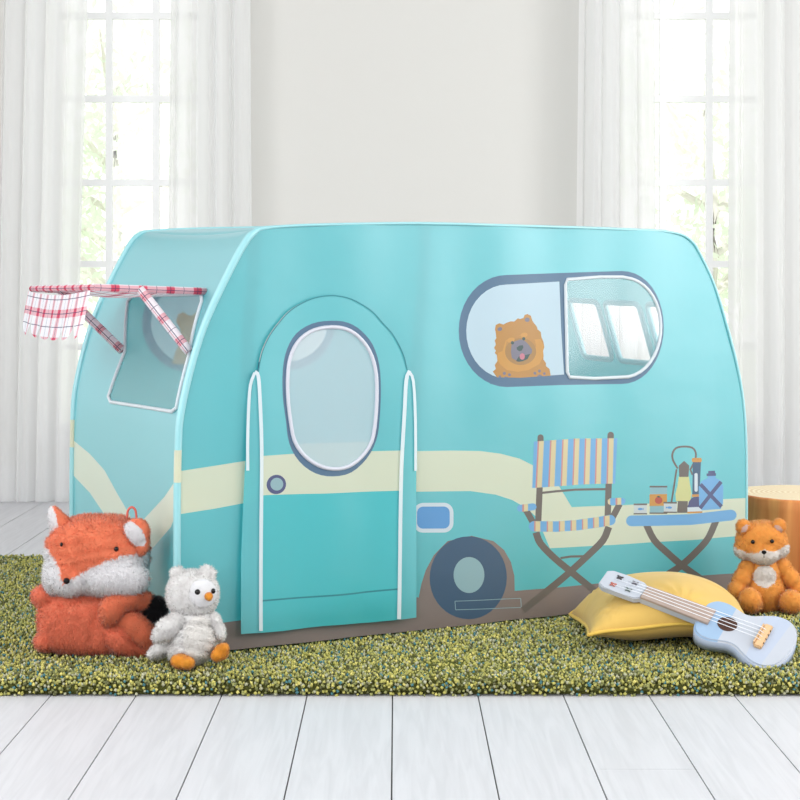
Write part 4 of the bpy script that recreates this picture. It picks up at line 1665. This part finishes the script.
# ------------------------------------------------------------------ yellow cushion
cush = empty('throw_pillow', (0.605, 3.62, RT - 0.006))
tag(cush, 'yellow velvet pillow lying on the rug under the ukulele neck', 'pillow')
M_velvet = plain('yellow_velvet', rgb(206, 170, 92), rough=0.7, spec=0.15, var=0.08, scale=9, sheen=0.16)
M_pipe = plain('yellow_piping', rgb(214, 178, 84), rough=0.7, spec=0.15, sheen=0.1)
n = 56
HW, HD = 0.192, 0.185
ZE = 0.052


def cushion_xy(a, b):
    px_ = 1 - 0.075 * (1 - b * b) if True else 1
    py_ = 1 - 0.075 * (1 - a * a)
    return a * HW * px_, b * HD * py_


def edge_z(a, b):
    z = ZE
    z -= 0.030 * max(0, -a) ** 3 * (0.55 + 0.45 * b) + 0.012 * max(0, -a) ** 4
    z += 0.006 * (1 - a * a)
    z -= 0.03 * max(0, a) ** 2 * max(0, -b)
    z += 0.004 * math.sin(a * 5 + 1) * (1 if b < 0 else 0.4)
    return z


bm = bmesh.new()
grid_v = {}
for sgn in (1, -1):
    for j in range(n + 1):
        for i in range(n + 1):
            a, b = -1 + 2 * i / n, -1 + 2 * j / n
            if sgn == -1 and (i in (0, n) or j in (0, n)):
                grid_v[(sgn, i, j)] = grid_v[(1, i, j)]
                continue
            x, y = cushion_xy(a, b)
            k = max(0, (1 - abs(a) ** 2.6) * (1 - abs(b) ** 2.6)) ** 0.55
            crease = 0.0
            if sgn == 1:
                for (ca, cb, sx) in ((-0.75, 0.55, 1), (-0.8, -0.7, 1), (0.1, -0.9, 1)):
                    r_ = math.hypot(a - ca, b - cb)
                    crease += 0.007 * math.exp(-(r_ / 0.35) ** 2) * math.sin(14 * math.atan2(b - cb, a - ca))
            k *= 1 - 0.8 * max(0, a) ** 1.5 * max(0, -b) ** 1.2
            h = (0.078 * k + crease * k) if sgn == 1 else -min(edge_z(a, b), 0.052) * k
            grid_v[(sgn, i, j)] = bm.verts.new((x, y, edge_z(a, b) * (1) + h))
for sgn in (1, -1):
    for j in range(n):
        for i in range(n):
            q = [grid_v[(sgn, i, j)], grid_v[(sgn, i + 1, j)], grid_v[(sgn, i + 1, j + 1)], grid_v[(sgn, i, j + 1)]]
            bm.faces.new(q if sgn == 1 else q[::-1])
bmesh.ops.recalc_face_normals(bm, faces=bm.faces)
from_bm('cover', bm, cush, [M_velvet])
loop_ = [(-1 + 2 * i / n, -1) for i in range(n)] + [(1, -1 + 2 * i / n) for i in range(n)] + [(1 - 2 * i / n, 1) for i in range(n)] + [(-1, 1 - 2 * i / n) for i in range(n)]
tube_obj('piping', [Vector((*cushion_xy(a, b), edge_z(a, b))) for a, b in loop_], 0.0042, M_pipe, cush, closed=True)

# ------------------------------------------------------------------ ukulele
Tp = Q(793.5, 649, 3.335)
Hp = Q(603, 577.5, 3.53)
Ax = (Tp - Hp)
LU = Ax.length
Ax.normalize()
Wd = Vector((0.42, 0.74, 0.50))
Wd = (Wd - Ax * Wd.dot(Ax)).normalized()
Nn = Ax.cross(Wd).normalized()
uk = bpy.data.objects.new('toy_ukulele', None)
C.objects.link(uk)
uk.matrix_world = Matrix.Translation(Hp) @ Matrix((Ax, Wd, Nn)).transposed().to_4x4()
tag(uk, 'pale blue wooden toy ukulele leaning its neck on the yellow pillow', 'ukulele')
M_uk = plain('pale_blue_paint', rgb(178, 183, 193), rough=0.5)
M_uk2 = plain('mid_blue_paint', rgb(144, 170, 198), rough=0.5)
M_uk3 = plain('grey_blue_paint', rgb(170, 180, 198), rough=0.5)
M_uks = plain('side_blue_paint', rgb(168, 180, 202), rough=0.5)
M_fret = plain('pale_walnut', rgb(170, 152, 142), rough=0.6, var=0.08, scale=30)
M_wood = plain('light_birch', rgb(210, 174, 132), rough=0.55, var=0.1, scale=30)
M_hole = plain('dark_hole', rgb(70, 44, 34), rough=0.8)
M_str = plain('nylon_string', rgb(238, 240, 246), rough=0.3)
xb = LU * 0.522
LB = LU - xb
half = [(0.0, 0.026), (0.012, 0.046), (0.04, 0.058), (0.07, 0.060), (0.10, 0.052), (0.125, 0.047)]
prof_half = [(0.0, 0.020), (0.02, 0.043), (0.09, 0.0585), (0.20, 0.062), (0.31, 0.056), (0.40, 0.0505), (0.48, 0.053), (0.58, 0.066), (0.70, 0.0775), (0.82, 0.077), (0.92, 0.062), (0.98, 0.034), (1.0, 0.0)]
up_ = catmull([(a * LB + xb, w, 0) for a, w in prof_half], 4)
outl = [(p.x, p.y) for p in up_] + [(p.x, -p.y) for p in up_[-2::-1]]
TH = 0.036
bm = bmesh.new()
top_v = [bm.verts.new((x, y, 0)) for x, y in outl]
f = bm.faces.new(top_v)
r = bmesh.ops.extrude_face_region(bm, geom=[f])
for v in r['geom']:
    if isinstance(v, bmesh.types.BMVert):
        v.co.z = -TH
bmesh.ops.recalc_face_normals(bm, faces=bm.faces)
be = [e for e in bm.edges if len(e.link_faces) == 2 and abs(e.link_faces[0].normal.z - e.link_faces[1].normal.z) > 0.5]
bmesh.ops.bevel(bm, geom=be, offset=0.004, segments=3, affect='EDGES')
xs1 = xb + 0.30 * LB
xs2 = xb + 0.60 * LB
xs3 = xb + 0.83 * LB
for xc, tilt in ((xs1, 0.0), (xs2, 0.06), (xs3, -0.1)):
    bmesh.ops.bisect_plane(bm, geom=list(bm.verts) + list(bm.edges) + list(bm.faces), plane_co=(xc, 0, 0), plane_no=(1, tilt, 0))
for f in bm.faces:
    c = f.calc_center_median()
    if abs(f.normal.z) < 0.3 or f.normal.z < 0:
        f.material_index = 3
        f.smooth = True
    else:
        f.material_index = 1 if c.x < xs1 else (0 if c.x < xs2 else (2 if c.x < xs3 - 0.0 else 0))
ub = from_bm('body', bm, uk, [M_uk, M_uk2, M_uk3, M_uks], smooth=False)
for p in ub.data.polygons:
    p.use_smooth = abs(p.normal.z) < 0.3
# neck with headstock
xh = LU * 0.225
bm = bmesh.new()
ho = [(0.0, 0.022), (0.012, 0.030), (0.045, 0.030), (xh - 0.012, 0.029), (xh, 0.021)]
no = [(xh, 0.020), (xb + 0.02, 0.0225)]


def prism(outl_, z0, z1, mat=0, bev=0.0):
    tv = [bm.verts.new((x, y, z1)) for x, y in outl_]
    bv = [bm.verts.new((x, y, z0)) for x, y in outl_]
    k = len(outl_)
    fs = [bm.faces.new(tv), bm.faces.new(bv[::-1])]
    for i in range(k):
        fs.append(bm.faces.new((tv[i], bv[i], bv[(i + 1) % k], tv[(i + 1) % k])))
    for f in fs:
        f.material_index = mat
    if bev:
        bmesh.ops.bevel(bm, geom=list({e for f in fs[:1] for e in f.edges}), offset=bev, segments=2, affect='EDGES')


ho = ho + [(x, -y) for x, y in ho[::-1]]
prism(ho, -0.010, 0.003, bev=0.002)
prism([(xh, 0.020), (xb + 0.004, 0.022), (xb + 0.004, -0.022), (xh, -0.020)], -0.013, 0.002)
bmesh.ops.recalc_face_normals(bm, faces=bm.faces)
from_bm('neck', bm, uk, [M_uk], smooth=False)
xf = xb + 0.13 * LB
bm = bmesh.new()
prism([(xh, 0.0205), (xf, 0.0235), (xf, -0.0235), (xh, -0.0205)], 0.0005, 0.006, bev=0.001)
bmesh.ops.recalc_face_normals(bm, faces=bm.faces)
from_bm('fretboard', bm, uk, [M_fret], smooth=False)
bm = bmesh.new()
xsn = xb + 0.30 * LB
cv = [bm.verts.new((xsn + 0.021 * math.cos(2 * PI * k / 32), 0.021 * math.sin(2 * PI * k / 32), 0.0006)) for k in range(32)]
bm.faces.new(cv)
rr = bmesh.ops.extrude_face_region(bm, geom=list(bm.faces))
for v in rr['geom']:
    if isinstance(v, bmesh.types.BMVert):
        v.co.z = -0.003
bmesh.ops.recalc_face_normals(bm, faces=bm.faces)
from_bm('sound_hole_disc', bm, uk, [M_hole], smooth=False)  # dark disc instead of an opening; the hole's shade is its colour
xbr = xb + 0.68 * LB
bm = bmesh.new()
add_box(bm, (xbr - 0.008, -0.036, -0.001), (xbr + 0.009, 0.036, 0.008), bevel=0.002)
add_box(bm, (xbr - 0.0115, -0.030, 0.0), (xbr - 0.008, 0.030, 0.011), bevel=0.001)
br = from_bm('bridge', bm, uk, [M_wood], smooth=False)
sy = [-0.0125, -0.0042, 0.0042, 0.0125]
for k, y in enumerate(sy):
    xe = 0.028 + 0.026 * (k % 2)
    yh = y * 1.15
    tube_obj('string', [(xe, yh, 0.0045), (xh, y * 1.05, 0.0085), (xbr - 0.010, y * 1.35, 0.0115), (xbr, y * 1.35, 0.0075)], 0.0007, M_str, uk, sides=6)
    ellipsoid('string_pin', (xbr + 0.0085, y * 1.6, 0.0045), (0.0016, 0.0026, 0.0026), M_hole, br, sub=2)
M_peg = [plain('dark_peg', rgb(66, 62, 66), rough=0.5), plain('green_grey_peg', rgb(92, 104, 100), rough=0.5), plain('russet_peg', rgb(168, 92, 80), rough=0.5), plain('grey_peg', rgb(96, 92, 104), rough=0.5)]
for k, (xq, yq) in enumerate(((0.030, -0.013), (0.034, 0.014), (0.066, -0.012), (0.070, 0.014))):
    bm = bmesh.new()
    # little butterfly-shaped tuner: four wings around a slim body
    for ang, rl, rw in ((35, 0.0048, 0.0028), (145, 0.0048, 0.0028), (-40, 0.0038, 0.0022), (-140, 0.0038, 0.0022)):
        a = math.radians(ang)
        r_ = bmesh.ops.create_icosphere(bm, subdivisions=2, radius=1)
        for v in r_['verts']:
            x, y = v.co.x * rl, v.co.y * rw
            v.co = Vector((xq + math.cos(a) * 0.0042 + x * math.cos(a) - y * math.sin(a), yq + math.sin(a) * 0.0042 + x * math.sin(a) + y * math.cos(a), 0.0042 + v.co.z * 0.0012))
    r_ = bmesh.ops.create_icosphere(bm, subdivisions=2, radius=1)
    for v in r_['verts']:
        v.co = Vector((xq + v.co.x * 0.001, yq + v.co.y * 0.0055, 0.0045 + v.co.z * 0.0016))
    from_bm('tuning_peg', bm, uk, [M_peg[(2, 0, 1, 3)[k]]])

# ------------------------------------------------------------------ tree stump
m, nt, out = new_mat('peeled_wood')
tc = nt.nodes.new('ShaderNodeTexCoord')
mp_ = nt.nodes.new('ShaderNodeMapping')
mp_.inputs['Scale'].default_value = (14, 14, 1.6)
nt.links.new(tc.outputs['Object'], mp_.inputs['Vector'])
nz = nt.nodes.new('ShaderNodeTexNoise')
nz.inputs['Scale'].default_value = 1.6
nz.inputs['Detail'].default_value = 6
nz.inputs['Distortion'].default_value = 0.6
nt.links.new(mp_.outputs['Vector'], nz.inputs['Vector'])
r = nt.nodes.new('ShaderNodeValToRGB')
r.color_ramp.elements[0].position = 0.32
r.color_ramp.elements[1].position = 0.66
r.color_ramp.elements[0].color = rgb(200, 100, 44)
r.color_ramp.elements[1].color = rgb(248, 168, 96)
nt.links.new(nz.outputs['Fac'], r.inputs['Fac'])
b = nt.nodes.new('ShaderNodeBsdfPrincipled')
b.inputs['Roughness'].default_value = 0.6
nt.links.new(r.outputs['Color'], b.inputs['Base Color'])
nt.links.new(b.outputs[0], out.inputs['Surface'])
M_stump = m
m, nt, out = new_mat('cut_wood_rings')
tc = nt.nodes.new('ShaderNodeTexCoord')
wv_ = nt.nodes.new('ShaderNodeTexWave')
wv_.wave_type = 'RINGS'
wv_.rings_direction = 'Z'
wv_.inputs['Scale'].default_value = 22
wv_.inputs['Distortion'].default_value = 2.5
wv_.inputs['Detail'].default_value = 3
nt.links.new(tc.outputs['Object'], wv_.inputs['Vector'])
r = nt.nodes.new('ShaderNodeValToRGB')
r.color_ramp.elements[0].color = rgb(222, 196, 154)
r.color_ramp.elements[1].color = rgb(242, 226, 196)
nt.links.new(wv_.outputs['Fac'], r.inputs['Fac'])
b = nt.nodes.new('ShaderNodeBsdfPrincipled')
b.inputs['Roughness'].default_value = 0.7
nt.links.new(r.outputs['Color'], b.inputs['Base Color'])
nt.links.new(b.outputs[0], out.inputs['Surface'])
M_rings = m
SX, SY, SRad, SH = 1.135, 4.46, 0.185, 0.222
bm = bmesh.new()
seg_ = 72
levels = [0.0, 0.03, 0.07, 0.11, 0.15, 0.19, SH - 0.006, SH]
rings = []
for z in levels:
    row = []
    for k in range(seg_):
        a = 2 * PI * k / seg_
        rr_ = SRad * (1 + 0.022 * math.sin(3 * a + 1) + 0.014 * math.sin(7 * a + 2 + z * 3) + 0.008 * math.sin(17 * a) + 0.03 * (1 - z / SH) ** 2)
        if z == SH:
            rr_ -= 0.005
        row.append(bm.verts.new((rr_ * math.cos(a), rr_ * math.sin(a), z)))
    rings.append(row)
for i in range(len(levels) - 1):
    for k in range(seg_):
        bm.faces.new((rings[i][k], rings[i][(k + 1) % seg_], rings[i + 1][(k + 1) % seg_], rings[i + 1][k]))
ft = bm.faces.new(rings[-1])
ft.material_index = 1
bm.faces.new(rings[0][::-1])
bmesh.ops.recalc_face_normals(bm, faces=bm.faces)
st = from_bm('tree_stump', bm, None, [M_stump, M_rings])
for p in st.data.polygons:
    if p.normal.z > 0.8:
        p.use_smooth = False
st.location = (SX, SY, RT - 0.006)
tag(st, 'peeled log stump standing behind the small orange fox at the right', 'tree stump')
